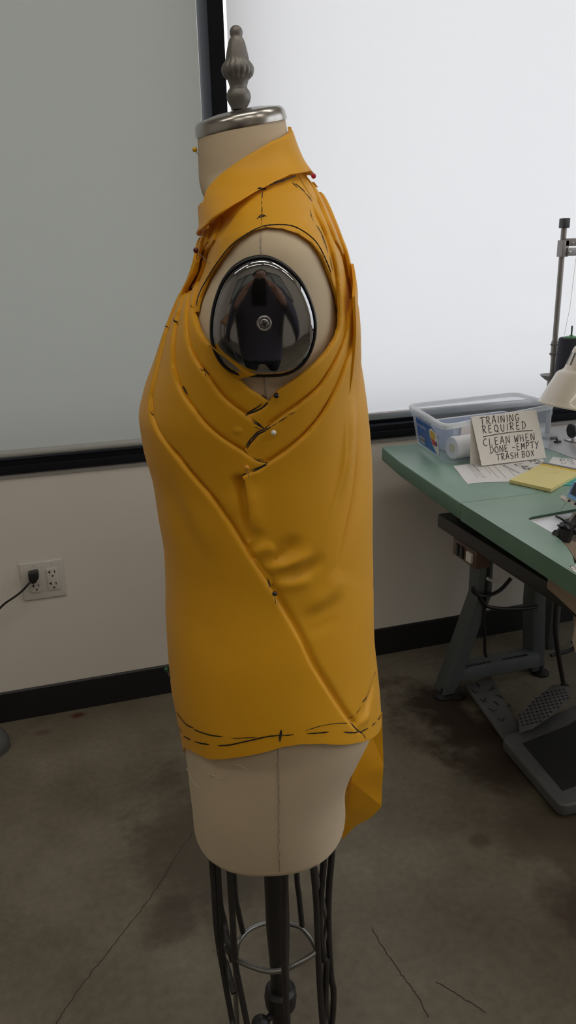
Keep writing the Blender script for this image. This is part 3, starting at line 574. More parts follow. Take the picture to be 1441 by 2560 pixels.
b3s = [(1.487,1.1135),(1.5004,1.1095),(1.4997,1.1015),(1.4908,1.0765),(1.5034,1.0527)]
b4l = [(2.9133,1.246),(2.9345,1.2135),(2.7634,1.1885),(2.6341,1.1671),(2.533,1.128),(2.4104,1.0851),(2.3021,1.0554),(2.2058,1.0284),(2.1473,1.0077)]
def back_fall(t, z):
    d = seg_dist(np.stack([t*KT, z], 1), mt_(dense(b4l, 3), KT), False); k = np.clip((z-.985)/.12, 0, 1); k = k*k*(3-2*k)
    return -.016*k*np.exp(-d/.010)+.003*k*np.clip(d/.03, 0, 1)
B4 = Panel('back_drape', -.0021, [(2.5854,1.2722),(2.5253,1.2132),(2.4548,1.1753),(2.3865,1.1365),(2.2801,1.0898),(2.1811,1.059),(2.093,1.0274),(2.0499,0.9897),(2.2763,0.9688),(2.7952,0.9322)]+[(PI, .955), (PI, 1.30), (PI-.25, 1.30)], grad=back_fall)
B3 = Panel('back_panel', -.0015, b3e+b3s[1:]+[(1.4603,1.0444),(1.3837,1.04),(1.425,1.0113),(1.5777,0.973),(1.747,0.93),(2.0005,0.8667),(2.1823,0.8328),(2.2576,0.8112),(2.4128,0.7989),(2.6847,0.7846),(2.9435,0.7711)]+[(PI, .748), (PI, .985)]+[(2.9555,0.9456),(2.4616,0.985),(2.2707,0.9989),(2.1473,1.0077)]+b4l[::-1],
     edges=[(b3e, h_, r_), (b4l, .0012, .003), ([(2.1473,1.0077),(2.2707,0.9989),(2.4616,0.985),(2.9555,0.9456)]+[(PI, .985)], .0004, .014), (b3s, .0008, .002), ([(1.5034,1.0527),(1.4603,1.0444),(1.3837,1.04)], .0019, .012)],
     wr=[([(1.3527,1.0623),(1.4627,1.0331),(1.5551,1.0083),(1.6251,0.9853),(1.7272,0.9592),(1.8034,0.9402),(1.908,0.9099),(2.0536,0.8757),(2.1707,0.8475),(2.2533,0.8319)], -.0035, .004, (1, 1)), ([(2.5462,1.1893),(2.4603,1.1511),(2.3521,1.1128),(2.2282,1.0747)], .004, .008), ([(2.4194,1.1761),(2.2974,1.1163),(2.1457,1.0745),(1.9991,1.037)], .0009, .0022),
         ([(1.5318,1.0347),(1.6274,1.0299),(1.7271,1.0386),(1.7865,1.0553)], -.0045, .008), ([(1.506,1.0444),(1.5707,1.0391),(1.6417,1.0436)], .0022, .008),
         ([(1.5098,1.0242),(1.6206,1.0202),(1.774,1.024),(1.952,1.0334)], .0034, .007), ([(1.5274,1.0105),(1.6719,1.0104),(1.8692,1.016),(2.0635,1.0263)], -.004, .008), ([(1.5504,1.0036),(1.729,1.0012),(1.9352,1.0051)], .002, .007),
         ([(1.7126,0.9643),(1.8507,0.9633),(2.0401,0.9689),(2.2228,0.9797)], -.0022, .009), ([(1.7327,0.9529),(1.9571,0.9503),(2.1685,0.9603)], -.0014, .008), ([(1.7695,0.9752),(2.0034,0.9805),(2.2831,1.0038)], .0022, .012),
         ([(2.3794,0.8323),(2.5541,0.8414),(2.7621,0.8518)], -.003, .006), ([(2.2542,0.8285),(2.4388,0.8256),(2.5735,0.8274)], .0022, .006), ([(1.5191,1.1123),(1.523,1.1015),(1.5179,1.0765),(1.5322,1.0514)], .0028, .006)])
f4e = [(0.2499,1.3067),(0.2453,1.2958),(0.2117,1.274),(0.3031,1.2464),(0.4151,1.2176),(0.504,1.1945),(0.5483,1.1792),(0.6622,1.164),(0.795,1.1479),(0.9898,1.1264),(1.1912,1.0953),(1.3498,1.062),(1.4584,1.0328),(1.5502,1.0081),(1.6187,0.9851),(1.7185,0.9591),(1.7932,0.9402),(1.8953,0.9102),(2.0373,0.8763),(2.1508,0.8484),(2.234,0.832),(2.3204,0.8181)]
F4 = Panel('front_panel', 0, f4e+[(2.3946,0.801),(2.2408,0.8092),(2.0945,0.816),(1.9004,0.8261),(1.7322,0.8303),(1.6027,0.8291),(1.5149,0.8241),(1.4049,0.8198),(1.2566,0.8137),(1.112,0.8069),(0.9556,0.7992),(0.8436,0.7973),(0.7002,0.7925),(0.4718,0.777)]+[(0, .712), (0, 1.33)], edges=[(f4e, .0042, .0045)],
     wr=[([(0.7985,1.1313),(0.8159,1.0945),(0.9232,1.0509),(1.0698,1.0028)], -.002, .016), ([(0.8545,1.112),(0.9961,1.0695),(1.1767,1.0265)], .0016, .014), ([(0.8174,0.9733),(1.0576,0.9388),(1.2097,0.9001)], -.001, .02)])
# collar: a folded band round the neck, low at the front
ct = [(0.5125,1.3593),(0.5614,1.3628),(0.6451,1.3703),(0.8514,1.3783),(1.067,1.3852),(1.3477,1.393),(1.6604,1.4015),(2.087,1.4114),(3.0499,1.4262)]; cb = [(2.8103,1.3874),(2.1075,1.3811),(1.7859,1.3741),(1.5231,1.366),(1.2464,1.3561),(0.9674,1.3471),(0.7115,1.34),(0.5371,1.3345)]
def colflare(t, z): return .0*t
Cl = Panel('collar', .0035, [(0, ct[0][1]-.006)]+ct+[(PI, ct[-1][1]+.004), (PI, cb[0][1]-.002)]+cb+[(0, cb[-1][1]-.004)], edges=[(ct+[(PI, ct[-1][1]+.004)], .002, .0025), (cb+[(0, cb[-1][1]-.004)], .0015, .002)], k=.06, step=.0008)
for p in PANELS: p.build(top)
def facing():
    E0 = [surf(SHIRT, t, z, -.0125).tolist() for t, z in dense([(1.072,1.2354),(1.1989,1.2266),(1.3002,1.2175),(1.3704,1.2095),(1.414,1.2044)], 4)]
    E1 = [(x, -.1645, z) for x, z in dense([(-0.0511,1.2372),(-0.0445,1.2316),(-0.0341,1.2237),(-0.0226,1.2155),(-0.0134,1.211)], 4)]
    V = []; F = []; n = len(E0)
    for a, b in zip(E0, E1):
        for j in range(7):
            q = Vector(a).lerp(Vector(b), j/6); V.append((q.x, q.y-.0012*math.sin(PI*j/6), q.z-.7))
    for i in range(n-1):
        for j in range(6): F.append((i*7+j, (i+1)*7+j, (i+1)*7+j+1, i*7+j+1))
    MB().add(V, F).build('front_facing', YEL, top, 60)
facing()
# tail: the back drape hanging below the hem behind the form
def tail():
    A, B, C_, Q, S_, T = [(x, y, z) for (x, z), y in zip([[(0.1011,0.7488)][0], [(0.1294,0.7481)][0], [(0.1303,0.6006)][0], [(0.0877,0.6568)][0], [(0.0821,0.5044)][0], [(0.0784,0.5844)][0]], (.03, .02, .02, .0, .075, .075))]
    M_ = [(0.1304,0.6754)][0]; M_ = (M_[0], .015, M_[1])
    tri = [(A, B, M_), (A, M_, Q), (M_, C_, Q), (Q, C_, S_), (A, Q, T), (Q, S_, T)]
    idx = {}; V = []; F = []; N_ = 8
    def vid(p):
        k = tuple(round(c, 5) for c in p)
        if k not in idx: idx[k] = len(V); V.append((p[0], p[1]-.003*math.sin(p[2]*60+p[0]*40), p[2]-.7))
        return idx[k]
    for a, b, c in tri:
        a, b, c = Vector(a), Vector(b), Vector(c); g = {}
        for i in range(N_+1):
            for j in range(N_+1-i): g[i, j] = vid(a+(b-a)*(i/N_)+(c-a)*(j/N_))
        for i in range(N_):
            for j in range(N_-i):
                F.append((g[i, j], g[i+1, j], g[i, j+1]))
                if i+j < N_-1: F.append((g[i+1, j], g[i+1, j+1], g[i, j+1]))
    return MB().add(V, F).build('back_tail', YEL2, top, 25)
tail()
# marker lines drawn on the cloth
def top_off(t, z):
    best = -.0135
    for p in PANELS:
        Q = np.array([[t*p.k, z]])
        if inside(Q, p.poly)[0]: best = max(best, float(p.offset(Q)[0]))
    return best
pens = MB()
def pen(pts, wd=.0016):
    if wd > .0021:                                # a thick mark is several strokes over each other
        for q in range(3): stroke([(a+random.uniform(-1, 1)*wd*2.2, b+random.uniform(-1, 1)*wd*.25) for a, b in pts], wd*.42)
    else: stroke(pts, wd*.85)
def stroke(pts, wd):
    Q = smoothpath([(a, b, 0) for a, b in pts], 4) if len(pts) > 2 else [Vector((*p, 0)) for p in pts]
    D = [Q[0]]
    for a, b in zip(Q[:-1], Q[1:]):
        n = max(1, int(math.hypot((a[0]-b[0])*.13, a[1]-b[1])/.0015)); D += [a.lerp(b, (i+1)/n) for i in range(n)]
    P = [surf(SHIRT, p.x, p.y, top_off(p.x, p.y)+.0007).tolist() for p in D]
    c = D[len(D)//2]; e = Vector(surf(SHIRT, c.x, c.y, .02).tolist())-Vector(surf(SHIRT, c.x, c.y, -.02).tolist()); e.normalize()
    n = len(P); mb = MB()
    for i in range(n):
        p = Vector(P[i]); t = Vector(P[min(i+1, n-1)])-Vector(P[max(i-1, 0)]); s_ = e.cross(t)
        if s_.length < 1e-9: s_ = Vector((1, 0, 0))
        s_.normalize(); k_ = min(1, .35+min(i, n-1-i)/4); s_ *= wd/2*k_*random.uniform(.8, 1.15); p.z -= .7
        pens.v += [tuple(p-s_), tuple(p+s_)]; m_ = len(pens.v)
        if i: pens.f.append((m_-4, m_-3, m_-1, m_-2))
for L in ([(0.4653,0.8234),(0.5896,0.8263),(0.7061,0.8267),(0.8317,0.8305)], [(0.8281,0.8287),(0.9307,0.831),(1.0479,0.8332),(1.1684,0.8364)], [(0.4203,0.7998),(0.5401,0.8031)], [(0.5771,0.802),(0.7406,0.81)], [(0.8041,0.8123),(1.0114,0.8207)], [(1.1003,0.8233),(1.2212,0.8282),(1.341,0.8342),(1.4596,0.8393),(1.5289,0.8418),(1.5917,0.8427)],
          [(1.6116,0.8421),(1.6857,0.8425)], [(1.7805,0.8416),(1.8766,0.8396),(1.9736,0.8373)], [(2.1125,0.8308),(2.2229,0.8235),(2.3181,0.8176),(2.3922,0.8034)], [(2.3297,0.8168),(2.4505,0.8125)], [(2.5328,0.8089),(2.6148,0.806)], [(2.6927,0.802),(2.8959,0.7903)], [(2.2171,0.8354),(2.2686,0.8246),(2.3024,0.8201)]): pen(L, .0019)
pen([(1.6061,0.8486),(1.5976,0.8427),(1.5876,0.8352)], .0028); pen([(1.5763,0.8425),(1.6205,0.8428)], .0022)
for L in ([(1.2444,0.8366),(1.3716,0.8395),(1.4603,0.8408)], [(1.7699,0.845),(1.8976,0.8467),(2.0381,0.8441),(2.1785,0.8376)], [(2.2091,0.8372),(2.2663,0.8397)], [(2.2902,0.8401),(2.3839,0.8439)], [(2.4642,0.8472),(2.6205,0.844)], [(2.7045,0.8561),(2.8152,0.8551)]): pen(L, .001)
for L in ([(2.4089,0.8471),(2.5028,0.8464)], [(2.4469,0.8465),(2.5236,0.8458)]): pen(L, .003)
for L in ([(1.6897,1.1863),(1.6334,1.1785),(1.5817,1.1747),(1.5426,1.1711)], [(1.6267,1.1819),(1.5844,1.1774),(1.5378,1.1718)], [(1.6209,1.1899),(1.6484,1.187),(1.6662,1.1854)], [(1.5723,1.1678),(1.6111,1.1634),(1.6462,1.1587)], [(1.5779,1.1657),(1.6205,1.1613),(1.6486,1.1584)], [(1.6926,1.1619),(1.6534,1.1583),(1.6117,1.1562),(1.5777,1.1511),(1.5569,1.1463),(1.5346,1.1415)], [(1.6978,1.1608),(1.6485,1.1566),(1.6067,1.1534),(1.5724,1.1473),(1.5421,1.14)],
          [(1.6538,1.1262),(1.6062,1.1229),(1.5475,1.1193)], [(1.6431,1.1244),(1.5966,1.1214),(1.5562,1.1177)], [(1.5191,1.1166),(1.4881,1.1138),(1.4915,1.1084)]): pen(L, .0016)
for L in ([(1.5864,1.1612),(1.6299,1.1581)], [(1.6978,1.1608),(1.739,1.1639)], [(1.7443,1.1642),(1.8148,1.1694)], [(1.826,1.1707),(1.8756,1.1729)], [(1.5906,1.1296),(1.6288,1.1283)], [(1.5672,1.1312),(1.6015,1.1274),(1.6504,1.126)]): pen(L, .0011)
for L in ([(1.0935,1.215),(1.1702,1.2085)], [(0.9427,1.1971),(1.0253,1.19)], [(0.4171,1.2552),(0.5321,1.2502)]): pen(L, .0027)
for L in ([(0.6062,1.1688),(0.6759,1.1632)], [(0.6179,1.1693),(0.6558,1.1648)], [(0.2046,1.2468),(0.398,1.2443)], [(0.588,1.2688),(0.6463,1.2654)], [(1.5617,1.0083),(1.5792,0.9983)], [(1.5652,1.0044),(1.5725,0.9987)]): pen(L, .0013)
for L in ([(1.5617,1.3645),(1.5237,1.3577)], [(1.5126,1.3561),(1.4958,1.3524)], [(1.4993,1.3511),(1.4699,1.3442)], [(1.3803,1.3398),(1.461,1.3432),(1.53,1.3419)], [(1.4142,1.341),(1.5081,1.3422)], [(1.4556,1.3411),(1.4511,1.3381)], [(1.4558,1.3369),(1.4579,1.3342)], [(1.6888,1.3708),(1.9497,1.3754),(2.4144,1.3819)]): pen(L, .0013)
for L in ([(1.5139,1.3677),(1.63,1.3671)], [(1.8051,1.3732),(2.0308,1.3766)], [(2.1645,1.3744),(2.2053,1.3689)], [(2.2156,1.3737),(2.3159,1.3653)]): pen(L, .003)
for L in ([(2.295,1.3652),(2.423,1.3564)], [(2.5154,1.3818),(2.4309,1.3724),(2.4436,1.3603)], [(0.6994,1.2669),(0.6217,1.2825),(0.7494,1.3),(0.9753,1.3151),(1.22,1.3254),(1.4303,1.3325),(1.604,1.3346),(1.8338,1.3336),(2.0215,1.3288),(2.1855,1.3208),(2.2788,1.3075),(2.3825,1.2924)], [(2.3937,1.3274),(2.3888,1.3109)], [(2.4123,1.308),(2.4223,1.2951)], [(2.3032,1.3488),(2.2982,1.3374)], [(2.325,1.335),(2.4041,1.3267),(2.4133,1.3148)]): pen(L, .0012)
tag(pens.build('marker_lines', INK, top, 0), 'black hand-drawn marker dashes and crosses on the yellow cloth', kind='stuff')

# ---------------------------------------------------------------- pins
def pin(head, tip, colm, label, r=.0025):
    h = FM @ Vector(head); t = FM @ Vector(tip)
    o = empty('pin', h, 0, label, 'pin'); inv = Matrix.Translation(-h)
    MB().sphere(h, r, 8).build('head', colm, o, 60, inv=inv)
    MB().tube([h, t], .0004, 6).build('shaft', STEEL, o, inv=inv)
def sp_(q, off): return surf(SHIRT, q[0], q[1], off).tolist()
PB = mat('pin_black', (.012, .012, .016), .2); PW = mat('pin_white', (.75, .72, .70), .25); PO = mat('pin_orange', (.70, .30, .04), .25); PR = mat('pin_dark_red', (.09, .008, .02), .25)
PY = mat('pin_yellow', (.80, .50, .03), .25); PK = mat('pin_red', (.55, .02, .07), .25); PG = mat('pin_green', (.01, .12, .07), .25)
a = [(-0.0685,1.4102),(-0.061,1.3919)]; pin((a[0][0], -.01, a[0][1]), (a[1][0]+.004, -.012, a[1][1]), PY, 'yellow ball pin stuck in the front of the neck above the collar')
a = [(0.5802,1.3158)][0]; b = sp_(a, .003); pin((b[0], b[1], b[2]), (b[0]+.012, b[1], b[2]-.012), PR, 'dark red ball pin at the front edge below the collar')
a, b = [(1.7108,1.1907),(1.7292,1.1827)]; pin(sp_(a, -.001), sp_(b, -.0075), PB, 'black ball pin at the top of the crossed pleats under the arm plate')
a, b = [(1.7047,1.1561),(1.7181,1.1541)]; pin(sp_(a, .0008), sp_(b, -.009), PW, 'white ball pin in the middle of the crossed side pleats')
a, b = [(1.5323,1.1239),(1.5315,1.1128)]; pin(sp_(a, .0032), sp_(b, -.0005), PO, 'orange ball pin at the lowest crossing of the side pleats')
a, b = [(1.5987,0.9946),(1.6034,0.9824)]; pin(sp_(a, .004), sp_(b, .0004), PB, 'black ball pin halfway down the long diagonal fold')
a = [(2.8179,1.3825)][0]; b = sp_(a, .002); pin(b, (b[0]-.012, b[1]+.004, b[2]+.004), PK, 'red ball pin at the back of the neck below the collar')
a = [(0.374,0.8696)][0]; b = sp_(a, .004); pin(b, (b[0]+.004, b[1], b[2]-.012), PG, 'small green ball pin at the front edge near the hem')
# loose thread ends on the canvas
def strand(pts, label):
    P = smoothpath([FM @ Vector(surf(BODY, t, z, .0012).tolist()) for t, z in pts], 8); b = P[0]
    o = MB().tube([p-b for p in P], .0003, 5).build('loose_thread', THR); o.location = b; tag(o, label, 'thread')
THR = mat('white_thread', (.72, .66, .58), .8)
strand([(0.9164,0.7677),(0.9947,0.7703),(1.055,0.7696),(1.1218,0.7745),(1.1533,0.7805)], 'curled white thread end clinging below the hem of the yellow top')
strand([(1.2316,0.7948),(1.2861,0.7939),(1.3227,0.7906),(1.3516,0.7893)], 'short straight white thread end just under the hem')
strand([(0.2901,0.7257),(0.5403,0.7388),(0.6504,0.7376),(0.7435,0.7402),(0.8178,0.7498)], 'long white thread hanging from the front corner of the hem')

# ---------------------------------------------------------------- wall outlet and cord
def at_wall(P, d): return [(x, YW-d, z) for x, y, z in P]
oc = [(-0.1409,2.2,0.4936),(-0.019,2.2,0.4966),(-0.0212,2.2,0.3798),(-0.1403,2.2,0.3809)]
ox0, ox1 = (oc[0][0]+oc[3][0])/2, (oc[1][0]+oc[2][0])/2; oz0, oz1 = (oc[2][2]+oc[3][2])/2, (oc[0][2]+oc[1][2])/2
outlet = empty('wall_outlet', ((ox0+ox1)/2, YW, (oz0+oz1)/2), 0, 'ivory four-socket wall outlet plate low on the left wall', 'outlet')
oi = Matrix.Translation((-(ox0+ox1)/2, -YW, -(oz0+oz1)/2))
MB().box((ox0, YW-.006, oz0), (ox1, YW, oz1)).build('cover_plate', OUTM, outlet, bevel=.004, seg=3, inv=oi)
wdt = ox1-ox0; hgt = oz1-oz0
for k, fx in enumerate((.33, .73)):
    xc = ox0+wdt*fx; zc = (oz0+oz1)/2; d = MB().box((xc-.0165, YW-.009, zc-.034), (xc+.0165, YW-.004, zc+.034)).build('socket_insert', OUTM, outlet, bevel=.0012, inv=oi)
    hs = MB()
    for dz in (.018, -.018):
        hs.box((xc-.0085, YW-.0096, zc+dz+.001), (xc-.0058, YW-.0086, zc+dz+.010)).box((xc-.012, YW-.0096, zc+dz+.0045), (xc-.006, YW-.0086, zc+dz+.0068)).box((xc+.0055, YW-.0096, zc+dz+.001), (xc+.0078, YW-.0086, zc+dz+.009))
        hs.lathe([(.0026, 0), (.0026, .0006)], 12, Matrix.Translation((xc, YW-.009, zc+dz-.0075)) @ Matrix.Rotation(PI/2, 4, 'X'))
    hs.build('socket_slots', BPLAS, d, 0, inv=oi)
    for dz in (.048, -.048): MB().lathe([(.003, 0), (.0028, .0012), (.0005, .0014)], 12, Matrix.Translation((xc, YW-.006, zc+dz)) @ Matrix.Rotation(PI/2, 4, 'X')).build('plate_screw', OUTM, outlet, inv=oi)
pc1 = [(-0.1048,2.17,0.4608)][0]
cordr = empty('power_cord', (pc1[0], YW-.009, pc1[2]), 0, 'black power cord plugged into the upper left socket of the outlet', 'power cord')
ci = Matrix.Translation((-pc1[0], -(YW-.009), -pc1[2])); px0, pz0 = pc1[0], pc1[2]
MB().prism([(px0-.013, pz0+.014), (px0+.015, pz0+.016), (px0+.016, pz0), (px0+.006, pz0-.016), (px0-.004, pz0-.019), (px0-.013, pz0-.010)], -(YW-.010), -(YW-.040), Matrix.Rotation(PI/2, 4, 'X')).build('plug', BPLAS, cordr, bevel=.003, inv=ci)
cpath = [(px0-.002, YW-.028, pz0-.012)]+[tuple(q) for q in [(-0.1183,2.155,0.4485),(-0.1335,2.155,0.4338),(-0.1501,2.155,0.4211),(-0.1709,2.155,0.409),(-0.1885,2.155,0.399),(-0.2035,2.155,0.3869),(-0.2235,2.155,0.3696),(-0.2487,2.155,0.336),(-0.2671,2.155,0.2782)]]
MB().tube(smoothpath(cpath, 8), .0032, 10).build('cord', BPLAS, cordr, 60, inv=ci)
# grey foot of a piece of furniture at the left edge
ff = empty('table_foot', (-.27, 2.06, 0), .2, 'dark grey moulded furniture foot at the left edge by the baseboard', 'furniture foot')
MB().lathe([(.045, 0), (.048, .006), (.047, .03), (.038, .05), (.03, .06), (.026, .075)], 28).build('foot_cup', PEDM, ff)
MB().prism([(-.022, -.022), (.022, -.022), (.022, .022), (-.022, .022)], .07, .36, Matrix.Shear('XY', 4, (-.35, 0))).build('leg', PEDM, ff, bevel=.004)

# ---------------------------------------------------------------- sewing table
TZ = .76
tb = empty('sewing_table', (1.12, 1.48, 0), 0, 'green-topped sewing machine table on a grey steel frame with pedals, right of the dress form', 'table')
ti = Matrix.Translation((-1.12, -1.48, 0))
L0 = [(0.926,2.086,0.76),(0.8995,1.9036,0.76),(0.8703,1.5125,0.76),(0.852,1.0707,0.76)]
xr = 1.352
def darker_faces(o):
    o.data.materials.append(GREEN_E)
    for f in o.data.polygons:
        if f.normal.z < .3: f.material_index = 1
    return o
def board(name, poly, mt):
    return darker_faces(MB().prism(poly, TZ-.041, TZ).build(name, mt, tb, 30, bevel=.003, inv=ti))
board('table_leaf', [(L0[0][0], L0[0][1]), (L0[1][0]+.001, L0[1][1]), (L0[2][0], L0[2][1]+.0015), (xr, 1.523), (xr, 2.095)], GREEN)
cut_ = [(q[0], q[1]) for q in [(0.948,1.363,0.76),(0.9627,1.3716,0.76),(1.0838,1.3836,0.76)]]+[(1.30, 1.40), (1.30, .90)]+[(q[0], q[1]) for q in [(0.883,1.1173,0.76),(0.9024,1.1483,0.76),(0.9191,1.1869,0.76),(0.9325,1.2243,0.76),(0.9362,1.2425,0.76),(0.9419,1.2732,0.76)]]
def top_board():
    out = [(L0[2][0], L0[2][1]-.0015), (xr, 1.520), (xr, .70), (.846, .70), (.852, 1.071)]
    bm = bmesh.new()
    o1 = [bm.verts.new((x, y, TZ)) for x, y in out]; o2 = [bm.verts.new((x, y, TZ)) for x, y in cut_]
    es = [bm.edges.new((L[i], L[(i+1) % len(L)])) for L in (o1, o2) for i in range(len(L))]
    bmesh.ops.triangle_fill(bm, edges=es, use_beauty=True)
    # drop the faces inside the cut-out
    P = cut_
    dead = [f for f in bm.faces if inside(np.array([[f.calc_center_median().x, f.calc_center_median().y]]), P)[0]]
    bmesh.ops.delete(bm, geom=dead, context='FACES_ONLY')
    fs = list(bm.faces); r = bmesh.ops.extrude_face_region(bm, geom=fs)
    bmesh.ops.translate(bm, verts=[v for v in r['geom'] if isinstance(v, bmesh.types.BMVert)], vec=(0, 0, -.041))
    bmesh.ops.recalc_face_normals(bm, faces=bm.faces)
    me = bpy.data.meshes.new('table_top'); bm.to_mesh(me); bm.free(); me.transform(ti); me.materials.append(GREEN); return link('table_top', me, tb)
darker_faces(top_board())
MB().box((.915, .75, .634), (.972, 1.705, .670)).build('front_rail', RAILM, tb, bevel=.004, inv=ti)
MB().box((1.28, .75, .640), (1.33, 1.98, .690)).build('rear_rail', RAILM, tb, bevel=.004, inv=ti)
MB().box((.950, 1.60, .668), (.972, 1.68, .720)).build('bracket', RAILM, tb, inv=ti)
# switch box under the rail
swb = MB().box((.916, 1.508, .590), (.955, 1.622, .634)).build('switch_box', BROWN, tb, bevel=.003, inv=ti)
MB().box((.911, 1.588, .597), (.918, 1.600, .626)).box((.911, 1.566, .597), (.918, 1.580, .626)).build('black_button', BPLAS, swb, bevel=.001, inv=ti)
MB().box((.910, 1.524, .600), (.918, 1.548, .624)).build('white_button', WPLAS, swb, bevel=.001, inv=ti)
# A-shaped leg frame near the wall end
def beam(a, b, wx, wy):
    a, b = Vector(a), Vector(b); d = (b-a); M = Matrix.Translation(a) @ d.to_track_quat('Z', 'X').to_matrix().to_4x4()
    return MB().box((-wx/2, -wy/2, 0), (wx/2, wy/2, d.length), M)
def leg(pts, w):
    P = [Vector(p) for p in pts]; V = []; F = []
    for p in P:
        for sx, sy in ((-1, -1), (1, -1), (1, 1), (-1, 1)): V.append((p.x+sx*w/2, p.y+sy*.03, p.z))
    for k in range(len(P)-1):
        for i in range(4): F.append((4*k+i, 4*k+(i+1) % 4, 4*k+4+(i+1) % 4, 4*k+4+i))
    F += [(3, 2, 1, 0), tuple(4*(len(P)-1)+i for i in range(4))]
    return MB().add(V, F).build('leg', LEGM, tb, 30, bevel=.004, inv=ti)
leg([(1.068, 1.90, .012), (1.172, 1.90, .325), (1.172, 1.90, .70)], .046)
leg([(1.405, 1.93, .012), (1.388, 1.93, .25), (1.388, 1.93, .70)], .046)
cb_ = MB().box((1.085, 1.875, .045), (1.39, 1.935, .088)).build('cross_bar', LEGM, tb, bevel=.004, inv=ti)
MB().box((1.12, 1.885, .0875), (1.22, 1.895, .0886)).box((1.26, 1.885, .0875), (1.35, 1.895, .0886)).build('slot', BPLAS, cb_, 0, inv=ti)
for x, y in ((1.055, 1.885), (1.095, 1.875), (1.415, 1.905)): MB().lathe([(.028, 0), (.028, .006), (.012, .012), (.008, .03)], 24, Matrix.Translation((x, y, 0))).build('levelling_pad', BPLAS, tb, inv=ti)
# far end leg frame, outside the picture on the operator's end
leg([(1.02, .85, .012), (1.10, .85, .325), (1.10, .85, .70)], .046)
# pierced foot-rest bar
bq = [(q[0], q[1]) for q in [(1.1257,1.8804,0.03),(1.2314,1.9043,0.03),(1.1518,1.6208,0.03),(1.0851,1.5917,0.03)]]
fb = MB().prism(bq, .018, .030).build('foot_rest_bar', PEDM, tb, bevel=.003, inv=ti)
hm = MB()
for L in ([(1.1642,1.8747,0.031),(1.1609,1.8516,0.031)], [(1.1286,1.8451,0.031),(1.1298,1.8269,0.031),(1.1451,1.8303,0.031)], [(1.1786,1.8303,0.031),(1.1988,1.8303,0.031),(1.1987,1.8441,0.031)], [(1.128,1.7928,0.031),(1.1278,1.773,0.031),(1.1444,1.7899,0.031)], [(1.1788,1.792,0.031),(1.1912,1.7905,0.031),(1.1933,1.7725,0.031)], [(1.159,1.7676,0.031),(1.1606,1.7435,0.031)], [(1.1249,1.7407,0.031),(1.1268,1.7226,0.031),(1.1414,1.7229,0.031)], [(1.1244,1.6873,0.031),(1.1255,1.6686,0.031),(1.1418,1.6822,0.031)], [(1.1782,1.7274,0.031),(1.1927,1.7322,0.031),(1.1922,1.7418,0.031)]):
    ribbon(hm, L, .005)
tag(hm.build('foot_rest_slots', BPLAS, fb, 0, inv=ti), kind='stuff')
# big treadle with rubber mat
tq = [(q[0], q[1]) for q in [(1.0686,1.5743,0.04),(1.0909,1.5901,0.04),(1.3606,1.6536,0.04)]]+[(1.43, 1.66), (1.43, 1.30), (1.38, 1.26)]+[(q[0], q[1]) for q in [(1.0922,1.2913,0.04),(1.0637,1.2921,0.04),(1.0519,1.3021,0.04),(1.0524,1.3234,0.04)]]
trd = MB().prism(tq, .012, .045).build('treadle', PEDM, tb, bevel=.006, seg=3, inv=ti)
rq = [(q[0], q[1]) for q in [(1.1079,1.5398,0.046),(1.2717,1.5697,0.046)]]+[(1.35, 1.60), (1.33, 1.40)]+[(q[0], q[1]) for q in [(1.1313,1.3449,0.046),(1.0898,1.34,0.046)]]
MB().prism(rq, .044, .047).build('rubber_mat', RUB, trd, 0, inv=ti)
# presser-foot pedal of pierced plate with its rod
pq = [(q[0], q[1]) for q in [(1.1464,1.625,0.07),(1.2459,1.6886,0.07),(1.3436,1.7411,0.07),(1.3769,1.7099,0.07),(1.3501,1.6676,0.07),(1.2285,1.5961,0.07),(1.1526,1.5652,0.07),(1.1095,1.5604,0.07)]]
pf = MB().prism(pq, .062, .068).build('presser_pedal', PEDM, tb, bevel=.002, inv=ti)
gr = MB(); c0 = np.mean(np.array(pq), 0)
for i in range(-6, 7):
    for j in range(-4, 5):
        q = (c0[0]+i*.014+j*.006, c0[1]+j*.015)
        if inside(np.array([q]), pq)[0]: gr.lathe([(.004, .0682), (.004, .0686)], 8, Matrix.Translation((q[0], q[1], 0)))
gr.build('pedal_holes', BPLAS, pf, 0, inv=ti)
rp_ = [tuple(q) for q in [(1.415,1.78,0.0144),(1.3881,1.78,0.1127),(1.3692,1.78,0.1906),(1.3586,1.78,0.2719)]]
MB().tube(smoothpath(rp_+[(rp_[-1][0]-.01, 1.78, .64)], 5), .007, 10).build('pitman_rod', IRON, tb, inv=ti)
MB().lathe([(.012, -.014), (.016, -.01), (.016, .01), (.012, .014)], 16, Matrix.Translation(rp_[0])).build('rod_joint', IRON, tb, inv=ti)
# cables under the table
def cable(P, r, label, mt=BPLAS):
    P = smoothpath(P, 8); b = P[0]; o = MB().tube([p-b for p in P], r, 8).build('cable', mt, None, 60); o.location = b; return tag(o, label, 'cable')
cable([tuple(q) for q in [(1.2492,1.858,0.3787),(1.2191,1.858,0.3487),(1.1878,1.858,0.3362),(1.156,1.858,0.3355),(1.1274,1.858,0.3515),(1.1227,1.858,0.3655),(1.1398,1.858,0.3419),(1.17,1.858,0.3023),(1.2154,1.858,0.2851)]]+[tuple(q) for q in [(1.2831,1.86,0.272),(1.3249,1.86,0.2683),(1.3499,1.86,0.269)]], .006, 'dark cable looped round the grey table leg')
cable([(1.20, 1.87, .69)]+[tuple(q) for q in [(1.1714,1.868,0.2977),(1.1773,1.868,0.2018),(1.1819,1.868,0.1404),(1.1879,1.868,0.1229)]], .005, 'dark cable hanging straight down beside the cross bar')
